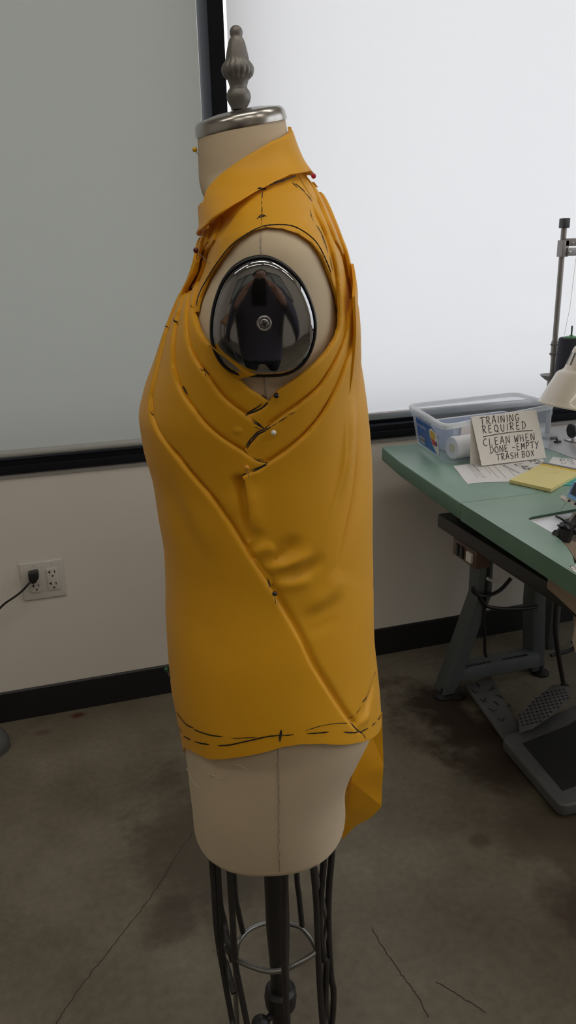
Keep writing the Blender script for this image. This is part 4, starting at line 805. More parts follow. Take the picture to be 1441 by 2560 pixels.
cable([tuple(q) for q in [(1.1005,1.75,0.4442),(1.1084,1.75,0.4377),(1.1312,1.75,0.4325),(1.1457,1.75,0.4411),(1.154,1.75,0.4578),(1.1581,1.75,0.4786)]], .004, 'white cable curving under the table rail', WPLAS)
cable([tuple(q) for q in [(1.4831,1.95,0.0294),(1.5129,1.95,0.0311),(1.554,1.95,0.0344),(1.5799,1.95,0.0442),(1.6085,1.95,0.0571)]]+[(1.62, 2.02, .02)], .006, 'dark cable crossing behind the pedal rod')
# sewing machine: bed plate in the cut-out, blue panel head, mechanism
sm = empty('sewing_machine', (1.16, 1.24, TZ), 0, 'industrial sewing machine with light blue panel at the right edge', 'sewing machine')
si = Matrix.Translation((-1.16, -1.24, -TZ))
bp = [(q[0], q[1]) for q in [(0.9508,1.3625,0.758),(1.079,1.3768,0.758)]]+[(1.22, 1.395), (1.22, 1.22)]+[(q[0], q[1]) for q in [(0.9937,1.2616,0.758),(0.9574,1.2654,0.758),(0.9468,1.2772,0.758)]]
MB().prism(bp, TZ-.035, TZ-.002).build('bed_plate', STEEL, sm, bevel=.002, inv=si)
hd = [(0.9453,1.22,0.8796),(0.9348,1.22,0.851)]
MB().box((1.06, 1.20, hd[1][2]), (1.30, 1.32, 1.05)).box((1.16, 1.20, TZ-.03), (1.30, 1.36, 1.05)).build('machine_body', WPLAS, sm, bevel=.01, seg=3, inv=si)
bq_ = [(0.9281,1.195,0.8892),(0.9167,1.195,0.8603),(0.9345,1.195,0.8503),(0.9702,1.195,0.8325),(0.9643,1.195,0.8842)]
def flat_y(P, y0, y1): return MB().prism([(p[0], p[2]) for p in P], -y0, -y1, Matrix.Rotation(PI/2, 4, 'X'))
fp_ = flat_y(bq_, 1.2, 1.193).build('face_panel', BLUEM, sm, inv=si)
flat_y([(0.9267,1.19,0.8887),(0.9178,1.19,0.8686),(0.9295,1.19,0.8623),(0.953,1.19,0.8511),(0.9491,1.19,0.8862)], 1.193, 1.1915).build('face_label', LCD, fp_, 0, inv=si)
flat_y([(0.9129,1.19,0.8617),(0.9085,1.19,0.8563),(0.9129,1.19,0.8513),(0.9318,1.19,0.8406),(0.9677,1.19,0.8212),(0.9662,1.19,0.834),(0.9306,1.19,0.8517)], 1.21, 1.196).build('face_edge', WPLAS, sm, inv=si)
for q in [(0.9188,1.194,0.8529),(0.9337,1.194,0.8452)]: MB().lathe([(.0022, -.002), (.0022, .002), (.0012, .003)], 12, Matrix.Translation((q[0], 1.195, q[2])) @ Matrix.Rotation(PI/2, 4, 'X')).build('screw', BPLAS, sm, inv=si)
nb = [(0.971,1.24,0.8094),(0.9583,1.24,0.7921)]
MB().tube([nb[0], nb[1]], .0022, 8).build('needle_bar', STEEL, sm, inv=si)
mech = MB()
for P, r in (([(0.9955,1.26,0.796),(0.9895,1.26,0.786),(0.9807,1.26,0.7796),(0.9667,1.26,0.7771)], .012), ([(0.9712,1.25,0.7777),(0.9621,1.25,0.7745),(0.9545,1.25,0.7798),(0.9506,1.25,0.7845)], .008), ([(0.9631,1.25,0.7872),(0.9558,1.25,0.7902),(0.9434,1.25,0.7981),(0.9336,1.25,0.803)], .0022), ([(1.0037,1.27,0.767),(0.9949,1.27,0.7594),(0.986,1.27,0.7649)], .012), ([(0.9602,1.25,0.7705),(0.9565,1.25,0.7603),(0.9529,1.25,0.749)], .016), ([(0.9575,1.255,0.7628),(0.9472,1.255,0.7598),(0.9387,1.255,0.7631)], .010), ([(0.9503,1.25,0.775),(0.939,1.25,0.7839)], .0015)):
    mech.tube(smoothpath(P, 5), r, 8)
mech.build('looper_mechanism', BPLAS, sm, inv=si)
MB().tube([[(0.9312,1.22,0.8418)][0], [(0.9799,1.3,0.7903)][0]], .0005, 5).build('needle_thread', THR, sm, inv=si)
# beige trim chute under the cut-out
ch = empty('trim_chute', (1.0, 1.2, .6), 0, 'beige canvas trim chute hanging through the table cut-out', 'chute')
chi = Matrix.Translation((-1.0, -1.2, -.6))
def sheet(poly_top, poly_bot, n=14, wav=.006):
    V = []; F = []; m_ = len(poly_top)
    for i in range(n+1):
        for j in range(m_):
            a = Vector(poly_top[j]); b = Vector(poly_bot[j]); p = a.lerp(b, i/n); p += Vector((wav*math.sin(j*2.1+i*.5), wav*math.cos(j*1.3+i*.4), 0)); V.append(p)
    for i in range(n):
        for j in range(m_-1): F.append((i*m_+j, i*m_+j+1, (i+1)*m_+j+1, (i+1)*m_+j))
    return MB().add(V, F)
sheet([(.96,1.262,TZ-.012),(1.0,1.27,TZ-.006),(1.05,1.26,TZ-.006),(1.10,1.24,TZ-.008),(1.14,1.20,TZ-.01)], [(.935,1.16,.62),(.955,1.19,.55),(1.02,1.19,.40),(1.10,1.16,.34),(1.16,1.10,.34)]).build('canvas_back', BEIGE, ch, 60, inv=chi)
sheet([(.96,1.262,TZ-.012),(.945,1.22,TZ-.02),(.93,1.16,TZ-.025),(.915,1.10,TZ-.03)], [(.935,1.16,.62),(.945,1.13,.60),(.95,1.06,.52),(.95,.98,.44)]).build('canvas_side', BEIGE, ch, 60, inv=chi)
sheet([(.925,1.255,.716),(.925,1.20,.716),(.925,1.14,.716),(.925,1.06,.716),(.925,.96,.716)], [(.908,1.225,.664),(.903,1.175,.660),(.898,1.12,.652),(.898,1.04,.645),(.9,.95,.64)], 8, .003).build('canvas_flap', BEIGE, ch, 60, inv=chi)
# grey second table beyond the green one (holds stand and lamp)
t2 = empty('side_table', (1.75, 1.6, 0), 0, 'grey-topped side table beyond the green sewing table at the right', 'table')
t2i = Matrix.Translation((-1.75, -1.6, 0))
MB().box((xr+.003, 1.0, TZ-.04), (2.15, 2.12, TZ)).build('table_top', GREYL, t2, bevel=.003, inv=t2i)
for x in (1.55, 2.1):
    for y in (1.08, 2.05): MB().box((x-.02, y-.02, 0), (x+.02, y+.02, TZ-.04)).build('leg', LEGM, t2, bevel=.003, inv=t2i)

# ---------------------------------------------------------------- things on the table
# storage bin
rimz = .884
bo = [(.992, 1.812), (1.362, 1.865), (1.375, 2.070), (1.030, 2.075)]      # floor of the bin
to = [(q[0], q[1]) for q in [(0.9597,1.7689,0.884),(1.3878,1.9045,0.884),(1.397,2.1193,0.884),(1.0051,2.0755,0.884)]]
bn = empty('storage_bin', (1.18, 1.95, TZ), 0, 'clear plastic storage bin with a blue label on the table under the bright window', 'bin')
bi = Matrix.Translation((-1.18, -1.95, -TZ))
def ring(P, z, rad, ins=0, n=6):
    c = Vector((sum(p[0] for p in P)/4, sum(p[1] for p in P)/4)); out = []
    Q = [Vector(p) for p in P]
    Q = [q+(c-q).normalized()*ins*1.3 for q in Q]
    for i in range(4):
        a, b, d = Q[i-1], Q[i], Q[(i+1) % 4]; u = (a-b).normalized()*rad; v = (d-b).normalized()*rad
        for k in range(n+1):
            t = k/n; p = (b+u)*(1-t)**2+2*b*t*(1-t)+(b+v)*t*t; out.append((p.x, p.y, z))
    return out
def lerpP(t): return [(bo[i][0]+(to[i][0]-bo[i][0])*t, bo[i][1]+(to[i][1]-bo[i][1])*t) for i in range(4)]
rows = [ring(bo, TZ+.003, .03, .03), ring(bo, TZ+.0022, .03, .012), ring(bo, TZ+.005, .03, .004), ring(lerpP(.08), TZ+.013, .03), ring(lerpP(.75), TZ+.092, .034), ring(lerpP(.77), TZ+.094, .034, -.003), ring(lerpP(.97), rimz-.004, .036, -.003)]
k = len(rows[0]); V = sum(rows, []); F = [tuple(range(k))[::-1]]
for j in range(len(rows)-1):
    for i in range(k): F.append((j*k+i, j*k+(i+1) % k, (j+1)*k+(i+1) % k, (j+1)*k+i))
MB().add(V, F).build('tub', BIN, bn, 40, inv=bi)
rr = [ring(to, rimz-.014, .038, -.004), ring(to, rimz-.004, .038, -.006), ring(to, rimz, .038, -.003), ring(to, rimz, .036, .006), ring(to, rimz-.004, .036, .008)]
V = sum(rr, []); F = []
for j in range(4):
    for i in range(k): F.append((j*k+i, j*k+(i+1) % k, (j+1)*k+(i+1) % k, (j+1)*k+i))
MB().add(V, F).build('rim', BINR, bn, 40, inv=bi)
# label on the end wall of the bin (its short left side)
def endwall(s, t, o=.0012):   # s along the end wall front->back, t height 0..1
    P = lerpP(t*.97); a, b = Vector(P[0]), Vector(P[3]); d = b-a; p = a+d*s; nrm = Vector((-d.y, d.x)).normalized()
    if nrm.x > 0: nrm = -nrm
    return (p.x+nrm.x*o, p.y+nrm.y*o, TZ+t*(rimz-TZ))
def epatch(st, o, nm, mt, par):
    return MB().add([endwall(s, t, o) for s, t in st], [tuple(range(len(st)))]).build(nm, mt, par, 0, inv=bi)
lab = epatch([(.80,.80),(.80,.16),(.16,.16),(.16,.60),(.34,.80)], .002, 'label', BLUEL, bn)
epatch([(.42,.66),(.40,.50),(.32,.30),(.22,.16),(.16,.16),(.16,.56),(.22,.68),(.34,.74)], .0025, 'label_curve', PAPER, lab)
epatch([(.40,.66),(.38,.50),(.30,.46),(.24,.56),(.28,.68)], .003, 'label_yellow', mat('label_yellow_print', (.70, .45, .05), .5), lab)
epatch([(.38,.50),(.33,.36),(.26,.34),(.24,.46),(.30,.50)], .003, 'label_red', mat('label_red_print', (.60, .06, .05), .5), lab)
epatch([(.26,.36),(.20,.38),(.20,.48),(.25,.46)], .003, 'label_violet', mat('label_violet_print', (.10, .05, .25), .5), lab)
epatch([(.74,.36),(.74,.21),(.58,.21),(.58,.36)], .003, 'barcode_panel', PAPER, lab)
bars = MB()
for i in range(9):
    s = .725-.0165*i; bars.add([endwall(a_, b_, .0035) for a_, b_ in ((s, .34), (s, .24), (s-.008*(1+i % 2*.3), .24), (s-.008*(1+i % 2*.3), .34))], [(0, 1, 2, 3)])
bars.build('barcode', mat('grey_print', (.2, .2, .2), .6), lab, 0, inv=bi)
p0, p1, p2 = Vector(endwall(.76, .60, .0032)), Vector(endwall(.46, .60, .0032)), Vector(endwall(.76, .68, .0032))
ux = (p1-p0).normalized(); uy = (p2-p0); uy = (uy-ux*uy.dot(ux)).normalized(); uz = ux.cross(uy)
TM = Matrix.Translation(p0) @ Matrix((ux, uy, uz)).transposed().to_4x4()
text_mesh('label_print', 'Storage Box', .0155, PAPER, lab, bi @ TM, 'LEFT')
# contents: white rolls and folded paper, blue-grey lining sheet
def roll_(a, b, r, mt, nm, label, core=None):
    a, b = Vector(a), Vector(b); o = empty(nm, a, 0, label, 'roll'); iv = Matrix.Translation(-a)
    d = b-a; M = Matrix.Translation(a) @ d.to_track_quat('Z', 'X').to_matrix().to_4x4(); L = d.length
    MB().lathe([(r*.42, .002), (r*.95, 0), (r, .004), (r, L-.004), (r*.95, L), (r*.42, L-.002)], 28, M).build('roll', mt, o, 40, inv=iv)
    MB().lathe([(r*.4, .0005), (r*.42, L-.0005)], 20, M).build('core', core or CARD, o, 40, inv=iv)
WROLL = mat('white_roll_paper', (.80, .79, .78), .7)
roll_((1.035, 1.862, TZ+.036), (1.255, 1.893, TZ+.036), .031, WROLL, 'paper_roll', 'white paper roll lying inside the clear bin along its front', mat('yellowish_core', (.55, .50, .22), .8))
trayz = TZ+.078
tr_ = empty('plastic_tray', (1.19, 1.985, TZ+.0045), .12, 'blue-grey plastic tray standing inside the clear bin behind the paper roll', 'tray')
TRM = mat('blue_grey_plastic', (.46, .52, .66), .4)
tm = MB()
for a_, b_ in (((-.13, -.055, 0), (.13, .055, .003)), ((-.13, -.055, .003), (.13, -.052, .075)), ((-.13, .052, .003), (.13, .055, .075)), ((-.13, -.052, .003), (-.127, .052, .075)), ((.127, -.052, .003), (.13, .052, .075))): tm.box(a_, b_)
tm.build('tray_body', TRM, tr_)
re_ = MB()
re_.tube([(-.131, -.056, .075), (.131, -.056, .075), (.131, .056, .075), (-.131, .056, .075)], .0028, 8, True); re_.build('tray_rim', mat('pale_plastic_rim', (.72, .74, .78), .35), tr_)
fold = MB().box((-.085, -.0012, 0), (.095, .0012, .055)).build('folded_sheet', mat('pinkish_white_paper', (.72, .66, .63), .8)); fold.location = (1.165, 1.914, TZ+.022); fold.rotation_euler = (-.05, .16, .12)
tag(fold, 'pinkish white sheet leaning against the tray inside the clear bin', 'paper')
# tent sign
sg = empty('tent_sign', (1.18, 1.79, TZ), 0, 'folded white card sign reading TRAINING REQUIRED in front of the bin', 'sign')
sgi = Matrix.Translation((-1.18, -1.79, -TZ))
tlr = [(1.0463,1.788,0.8952)]
A, B_ = Vector((1.076, 1.770, TZ+.0035)), Vector((1.281, 1.779, TZ+.0035)); T0 = Vector(tlr[0]); T1 = T0+(B_-A)*.99
nf = (B_-A).cross(T0-A).normalized()
if nf.y > 0: nf = -nf
def slab(q, n, th): return MB().add([p for p in q]+[p-n*th for p in q], [(0,1,2,3),(7,6,5,4),(0,4,5,1),(1,5,6,2),(2,6,7,3),(3,7,4,0)])
front = slab([A, B_, T1, T0], nf, .0008).build('front_flap', CARD, sg, 0, inv=sgi)
Ab, Bb = Vector((1.056, 1.796, TZ+.003)), Vector((1.262, 1.804, TZ+.003))
slab([T0, T1, Bb, Ab], Vector((0, 1, .1)), -.0008).build('back_flap', CARD, sg, 0, inv=sgi)
ux = (B_-A).normalized(); uy = (T0-A); uy = (uy-ux*uy.dot(ux)).normalized(); SG = sgi @ Matrix.Translation(A+nf*.0006) @ Matrix((ux, uy, ux.cross(uy))).transposed().to_4x4()
txt = MB(); Hs = (T0-A).length; Ws = (B_-A).length
skew = Matrix(((1, (T0-A).dot(ux)/Hs, 0, 0), (0, 1, 0, 0), (0, 0, 1, 0), (0, 0, 0, 1))); SG = SG @ skew
for body_, fx, fyy, fh, fa, dx in (('TRAINING', .115, .80, .14, .086, 0), ('REQUIRED', .115, .635, .14, .092, 0), ('CLEAN WHEN', .09, .385, .14, .085, 0), ('DONE -EMPTY', .165, .225, .13, .073, 0), ('TRASH BOX', .24, .07, .12, .070, 0)):
    hand_text(txt, body_, fx*Ws, fyy*Hs, fh*Hs, fa*Ws, .0019, SG)
ribbon(txt, [SG @ Vector((fx*Ws, fyy*Hs, 0)) for fx, fyy in ((.11, .565), (.3, .585), (.5, .594), (.7, .594), (.87, .580))], .0019, (SG.to_3x3() @ Vector((0,0,1))).normalized())
txt.build('handwriting', INK, front, 0)
# printed notice
def curled(poly, z, th, name, mt, label, cat):
    c = Vector((sum(p[0] for p in poly)/len(poly), sum(p[1] for p in poly)/len(poly), z))
    o = MB().prism([(p[0]-c.x, p[1]-c.y) for p in poly], 0, th).build(name, mt, None, 0); o.location = c; return tag(o, label, cat), c
pr = [(q[0], q[1]) for q in [(1.0118,1.8075,0.7608),(0.9949,1.7489,0.7608),(0.9753,1.6909,0.7608),(0.9612,1.642,0.7608),(0.9783,1.6427,0.7608),(1.0081,1.6421,0.7608),(1.067,1.622,0.7608),(1.0975,1.6252,0.7608),(1.2636,1.7622,0.7608),(1.276,1.795,0.7608),(1.2799,1.8177,0.7608)]]
po, pcn = curled(pr, TZ+.0004, .0004, 'printed_notice', PAPER, 'white printed sheet headed SEW LAB half under the yellow pad and the card sign', 'paper')
pa = [(1.1611,1.7631,0.7609),(1.1574,1.6774,0.7609)]; rd = (Vector(pa[1])-Vector(pa[0])); rd.z = 0; rd.normalize(); ud = Vector((-rd.y, rd.x, 0))
PM = Matrix.Translation(-pcn) @ Matrix.Translation((0, 0, 0))
def on_paper(q, zz=TZ+.00095): return Matrix.Translation((q[0]-pcn.x, q[1]-pcn.y, zz-pcn.z)) @ Matrix((rd, ud, Vector((0, 0, 1)))).transposed().to_4x4()
a = [(1.1673,1.765,0.7609),(1.2241,1.7972,0.7609),(1.1322,1.7934,0.7609),(1.155,1.8025,0.7609),(1.1076,1.6606,0.7609),(1.1214,1.7979,0.7609),(1.0762,1.6493,0.7609)]
text_mesh('notice_print', 'LAB', .040, INK, po, on_paper(a[0]), 'LEFT'); text_mesh('notice_print', 'SEW', .040, INK, po, on_paper(a[1]), 'LEFT')
text_mesh('notice_print', 'DO NOT TOUCH', .0145, INK, po, on_paper(a[2]), 'LEFT')
ln = MB()
for q in [(1.1549,1.8041,0.7609),(1.1064,1.6593,0.7609),(1.1217,1.7979,0.7609),(1.0757,1.6502,0.7609)]: ln.v.append((q[0]-pcn.x, q[1]-pcn.y, TZ+.00095-pcn.z))
lv = [Vector(v) for v in ln.v]; ln = MB(); ribbon(ln, [lv[0], lv[1]], .0012); ribbon(ln, [lv[2], lv[3]], .0012); 
GP = mat('small_grey_print', (.16, .15, .16), .7)
for L, wd in (([(1.0546,1.8159,0.7609),(1.0133,1.68,0.7609)], .0016), ([(1.0588,1.8142,0.7609),(1.0222,1.6721,0.7609)], .0016), ([(1.0673,1.8106,0.7609),(1.0288,1.6719,0.7609)], .0016), ([(1.0705,1.8093,0.7609),(1.0491,1.7369,0.7609)], .002), ([(1.0853,1.7787,0.7609),(1.0602,1.696,0.7609)], .0016), ([(1.0998,1.7922,0.7609),(1.0585,1.6572,0.7609)], .0016)):
    A_, B2 = Vector(L[0]), Vector(L[1]); n = 14
    for i in range(n):
        f0 = i/n+random.uniform(0, .01); f1 = f0+random.uniform(.5, .85)/n
        ribbon(ln, [(p.x-pcn.x, p.y-pcn.y, TZ+.00095-pcn.z) for p in (A_.lerp(B2, f0), A_.lerp(B2, f1))], wd)
ln.build('notice_lines', GP, po, 0)
# teal card, note, pad
tq_ = [(q[0], q[1]) for q in [(1.158,1.5501,0.761),(1.2465,1.6033,0.761),(1.3107,1.6264,0.761),(1.2858,1.5632,0.761),(1.184,1.5358,0.761)]]
curled(tq_, TZ+.0002, .0012, 'teal_card', TEAL, 'teal card sticking out from under the yellow pad', 'card')
pq_ = [Vector(q) for q in [(1.2274,1.7162,0.77),(1.0588,1.6101,0.77),(1.1048,1.506,0.77)]]; pd3 = pq_[2]+(pq_[0]-pq_[1])
pdp = [(p.x, p.y) for p in (pq_[0], pq_[1], pq_[2], pd3)]
pdc = (pq_[0]+pd3+pq_[1]+pq_[2])/4; pad = empty('legal_pad', (pdc.x, pdc.y, TZ+.0016), 0, 'yellow legal pad with a grey bound edge on top of the printed sheet', 'notepad'); pdi = Matrix.Translation((-pdc.x, -pdc.y, -(TZ+.0016)))
def between(t0, t1): 
    a, b, c, d = [Vector(p) for p in pdp]; return [a.lerp(b, t0), a.lerp(b, t1), d.lerp(c, t1), d.lerp(c, t0)]
MB().prism(between(.10, 1), TZ+.0016, TZ+.0095).build('paper_block', YPAPER, pad, 0, inv=pdi)
MB().prism(between(.045, .10), TZ+.0016, TZ+.0105).build('yellow_tape', YEDGE, pad, 0, inv=pdi)
MB().prism(between(-.01, .045), TZ+.0016, TZ+.012).build('grey_binding', GREYB, pad, 0, inv=pdi)
wv = MB(); a, b, c, d = [Vector(p) for p in pdp]
for (s0, t0), (s1, t1) in (((.25,.22),(.40,.20)),((.5,.24),(.8,.20)),((.3,.42),(.62,.30)),((.55,.33),(.72,.31))):
    p = a.lerp(b, t0).lerp(d.lerp(c, t0), s0); q = a.lerp(b, t1).lerp(d.lerp(c, t1), s1); ribbon(wv, [(p.x-pdc.x, p.y-pdc.y, .0082), (q.x-pdc.x, q.y-pdc.y, .0082)], .0007)
wv.build('pencil_marks', mat('pencil_grey', (.42, .37, .22), .8), pad, 0)
nq = [(q[0], q[1]) for q in [(1.3097,1.7902,0.762),(1.2581,1.7364,0.762),(1.2771,1.6447,0.762),(1.3286,1.6579,0.762),(1.3655,1.7145,0.762),(1.3481,1.7406,0.762)]]
no, nc = curled(nq, TZ+.0003, .0005, 'handwritten_note', PAPER, 'small white handwritten note behind the yellow pad', 'paper')
nd = [(1.2989,1.7459,0.762),(1.3235,1.7286,0.762),(1.2836,1.7234,0.762)]; v0 = Vector(nd[0]); ux = (Vector(nd[1])-v0); ux.z = 0; ux.normalize(); uy = Vector((-ux.y, ux.x, 0))
NM = Matrix.Translation((v0.x-nc.x, v0.y-nc.y, .0009)) @ Matrix((ux, uy, Vector((0,0,1)))).transposed().to_4x4()
tx = MB(); hand_text(tx, 'DO NOT', 0, 0, .022, .020, .0016, NM); hand_text(tx, 'USE', .004, -.030, .020, .022, .0014, NM); tx.build('handwriting', INK, no, 0)
lq = [(q[0], q[1]) for q in [(0.859,1.1032,0.761),(0.8781,1.1061,0.761),(0.8897,1.0775,0.761),(0.8499,1.0258,0.761),(0.8572,1.0779,0.761)]]
lo, lc = curled(lq, TZ+.0003, .0005, 'white_tag', PAPER, 'corner of a white paper tag at the front edge of the green table', 'paper')
q = [(0.8606,1.0905,0.761),(0.8687,1.0934,0.761)]; tg = MB(); hand_text(tg, 'O', q[0][0]-lc.x, q[0][1]-lc.y, .016, .01, .0015, Matrix.Translation((0, 0, .0008))); tg.build('print', INK, lo, 0)

# thread stand
P0 = [(1.4406,2,1.3885),(1.4438,2,1.2654),(1.4426,2,0.9586),(1.4326,2,0.8876)]
sx = 1.437
ts = empty('thread_stand', (sx, 2.0, TZ), 0, 'grey tubular thread stand with black cap, standing behind the bin at the right edge', 'thread stand')
tsi = Matrix.Translation((-sx, -2.0, -TZ))
MB().lathe([(.0078, TZ+.002), (.0078, 1.380)], 20, Matrix.Translation((sx, 2.0, 0))).build('pole', RODM, ts, inv=tsi)
MB().box((sx-.011, 1.989, 1.362), (sx+.011, 2.011, 1.388)).build('pole_cap', BPLAS, ts, bevel=.002, inv=tsi)
MB().box((sx-.010, 1.986, 1.285), (sx+.012, 2.012, 1.330)).build('clamp', RODM, ts, bevel=.002, inv=tsi)
arm = MB().box((sx, 1.986, 1.313), (sx+.30, 1.990, 1.334)).build('upper_arm', RODM, ts, bevel=.001, inv=tsi)
MB().box((sx+.006, 1.982, 1.287), (sx+.30, 1.986, 1.309)).build('lower_arm', ALU, ts, bevel=.001, inv=tsi)
MB().sphere((sx+.010, 1.982, 1.298), .0055).build('wing_screw', STEEL, ts, inv=tsi)
MB().sphere((sx+.022, 1.985, 1.322), .003).build('rivet', STEEL, ts, inv=tsi)
jc = MB().lathe([(.0098, 1.005), (.0098, 1.05)], 20, Matrix.Translation((sx, 2.0, 0)))
jc.tube([(sx-.018, 1.994, 1.041), (sx+.012, 1.99, 1.041)], .0028).tube([(sx-.019, 1.994, 1.014), (sx+.012, 1.99, 1.014)], .0028)
jc.build('joint_collar', RODM, ts, inv=tsi)
MB().lathe([(.002, .935), (.018, .935), (.034, .948), (.035, .951), (.02, .942), (.002, .942)], 32, Matrix.Translation((sx, 2.0, 0))).build('spool_dish', RODM, ts, inv=tsi)
MB().lathe([(.013, .90), (.013, .932)], 16, Matrix.Translation((sx, 2.0, 0))).build('dish_collar', RODM, ts, inv=tsi)
MB().lathe([(.03, TZ+.0005), (.03, TZ+.008), (.012, TZ+.014)], 24, Matrix.Translation((sx, 2.0, 0))).build('foot_flange', RODM, ts, inv=tsi)
# spool of navy thread on a pin
sc_ = [(1.44,1.93,1.0655),(1.4397,1.93,1.0847),(1.406,1.93,1.0625),(1.4022,1.93,0.9851)]
rs = abs(sc_[2][0]-sc_[0][0]); zt = sc_[0][2]; sxx = sc_[0][0]
so = empty('thread_cone', (sxx, 1.93, zt-.17), 0, 'navy thread cone with green top on a spindle behind the cream lamp', 'thread cone'); soi = Matrix.Translation((-sxx, -1.93, -(zt-.17)))
MB().lathe([(rs*1.18, zt-.165), (rs*1.2, zt-.15), (rs, zt-.004), (rs*.92, zt), (.004, zt)], 36, Matrix.Translation((sxx, 1.93, 0))).build('thread_winding', NAVY, so, inv=soi)
MB().lathe([(rs*.55, zt), (rs*.5, zt+.003), (.006, zt+.005), (.005, zt+.007)], 28, Matrix.Translation((sxx, 1.93, 0))).build('cone_top', GRNP, so, inv=soi)
MB().lathe([(rs*1.25, zt-.17), (rs*1.25, zt-.165)], 28, Matrix.Translation((sxx, 1.93, 0))).build('cone_base', GRNP, so, inv=soi)
MB().lathe([(.0024, zt-.17), (.0024, zt+.033)], 10, Matrix.Translation((sxx, 1.93, 0))).build('spindle', mat('dark_green_pin', (.02, .07, .06), .4), so, inv=soi)
MB().box((sxx-rs*1.3, 1.93-rs*1.3, zt-.174), (sxx+rs*1.3, 1.93+rs*1.3, zt-.1705)).tube([(sxx, 1.93, zt-.178), (sx, 2.0, zt-.178)], .006, 10).build('spool_arm', RODM, ts, inv=tsi)
th = [(1.4552,1.96,1.28),(1.4492,1.96,1.1468),(1.4383,1.96,1.0703)]
MB().tube(th, .0006, 5).build('thread_line', THR, so, inv=soi)
# cream work lamp
ly = 1.78; lr = [(1.2609,1.78,0.9125),(1.2918,1.78,0.9915),(1.3097,1.78,1.0114),(1.3251,1.78,1.0659),(1.3339,1.78,1.0769)]
lcx = lr[0][0]+.098; lz0 = lr[0][2]
LM = Matrix.Translation((lcx, ly, lz0-.012)) @ Matrix.Rotation(math.radians(9), 4, 'Y')
kk = (lr[3][2]-lr[0][2])
lamp = empty('work_lamp', (lcx+.42, 1.80, TZ), 0, 'cream enamel bell-shaped work lamp at the right edge above the bin', 'lamp'); li = Matrix.Translation((-lcx-.42, -1.80, -TZ))
prfl = [(.094, -.004), (.098, -.003), (.0985, 0), (.096, .004), (.0925, .012), (.066, .082), (.060, .088), (.053, .092), (.0485, .097), (.036, .150), (.033, .156), (.026, .160), (.001, .161)]
shd = MB().lathe(prfl, 56, LM).build('lamp_shade', LAMPM, lamp, 40, inv=li)
sl = MB()
for i in range(14):
    a_ = 2*PI*i/14+.1
    sl.add([LM @ Vector((r*math.cos(a_+da), r*math.sin(a_+da), z)) for r, z, da in ((.0475, .107, -.05), (.0475, .107, .05), (.0395, .140, .06), (.0395, .140, -.06))], [(0, 1, 2, 3)])
sl.build('vent_slots', BPLAS, shd, 0, inv=li)
tp = LM @ Vector((0, 0, .16))
MB().tube(smoothpath([tp, tp+Vector((.06, 0, .06)), tp+Vector((.22, .01, .08)), (lcx+.40, 1.80, 1.0), (lcx+.42, 1.80, TZ+.02)], 8), .009, 12).build('lamp_arm', LAMPM, lamp, inv=li)
MB().lathe([(.05, TZ+.0005), (.05, TZ+.01), (.02, TZ+.025), (.01, TZ+.03)], 28, Matrix.Translation((lcx+.42, 1.80, 0))).build('lamp_base', LAMPM, lamp, inv=li)
# bobbin winder bracket
bw_ = [(1.4752,1.9288,0.76),(1.4891,1.94,0.76)][0]
bwd = empty('bobbin_winder', (1.488, 1.93, TZ), 0, 'small steel bobbin winder with a black wheel on the grey table', 'bobbin winder')
MB().box((-.028, -.02, .0005), (.05, .02, .004)).build('base_plate', STEEL, bwd, bevel=.001)
MB().prism([(-.016, .004), (.012, .004), (.022, .05), (.006, .052), (-.012, .03)], -.002, .002, Matrix.Rotation(PI/2, 4, 'X')).build('bracket', STEEL, bwd, bevel=.0008)
MB().lathe([(.018, -.004), (.021, -.003), (.021, .003), (.018, .004)], 28, Matrix.Translation((-.018, 0, .032)) @ Matrix.Rotation(PI/2, 4, 'Y')).build('wheel', BPLAS, bwd)
MB().sphere((-.002, -.004, .034), .004).build('pivot_screw', BPLAS, bwd)
sc3 = [(1.4116,1.9412,0.762),(1.4057,1.9269,0.762)]
o = MB().box((-.010, -.004, 0), (.012, .004, .006)).tube([(.0, 0, .005), (-.004, 0, .014)], .003).build('small_clip', BPLAS, bevel=.001); o.location = (sc3[0][0]+.012, sc3[0][1]-.01, TZ); tag(o, 'small black clip lying beside the right end of the clear bin', 'clip')

# ---------------------------------------------------------------- the photographer, seen only as a reflection in the arm plate
def skin_mesh(chains, mats, zone, name, parent, sub=2):
    bm = bmesh.new(); lay = bm.verts.layers.skin.verify(); known = {}
    first = True
    for ch in chains:
        prev = None
        for p, r in ch:
            k = tuple(round(c, 4) for c in p)
            if k not in known:
                v = bm.verts.new(p); known[k] = v; v[lay].radius = (r, r) if not isinstance(r, tuple) else r
                if first: v[lay].use_root = True; first = False
            v = known[k]
            if prev is not None and bm.edges.get((prev, v)) is None: bm.edges.new((prev, v))
            prev = v
    me = bpy.data.meshes.new(name); bm.to_mesh(me); bm.free()
    o = bpy.data.objects.new(name, me); COL.objects.link(o)
    o.modifiers.new('s', 'SKIN').use_smooth_shade = True; q = o.modifiers.new('d', 'SUBSURF'); q.levels = q.render_levels = sub
    m2 = bpy.data.meshes.new_from_object(o.evaluated_get(bpy.context.evaluated_depsgraph_get())); bpy.data.objects.remove(o)
    m2.materials.clear()
    for x in mats: m2.materials.append(x)
    for f in m2.polygons: f.material_index = zone(f.center)
    m2.shade_smooth(); return link(name, m2, parent)
SKIN = mat('skin', (.42, .24, .17), .55); HAIR = mat('dark_hair', (.02, .016, .013), .6); TROU = mat('black_trousers', (.012, .012, .014), .8); SHOE = mat('black_shoe', (.01, .01, .01), .5)
SHIRTM = mat('dark_checked_shirt', (.045, .047, .06), .8); t_ = SHIRTM.node_tree
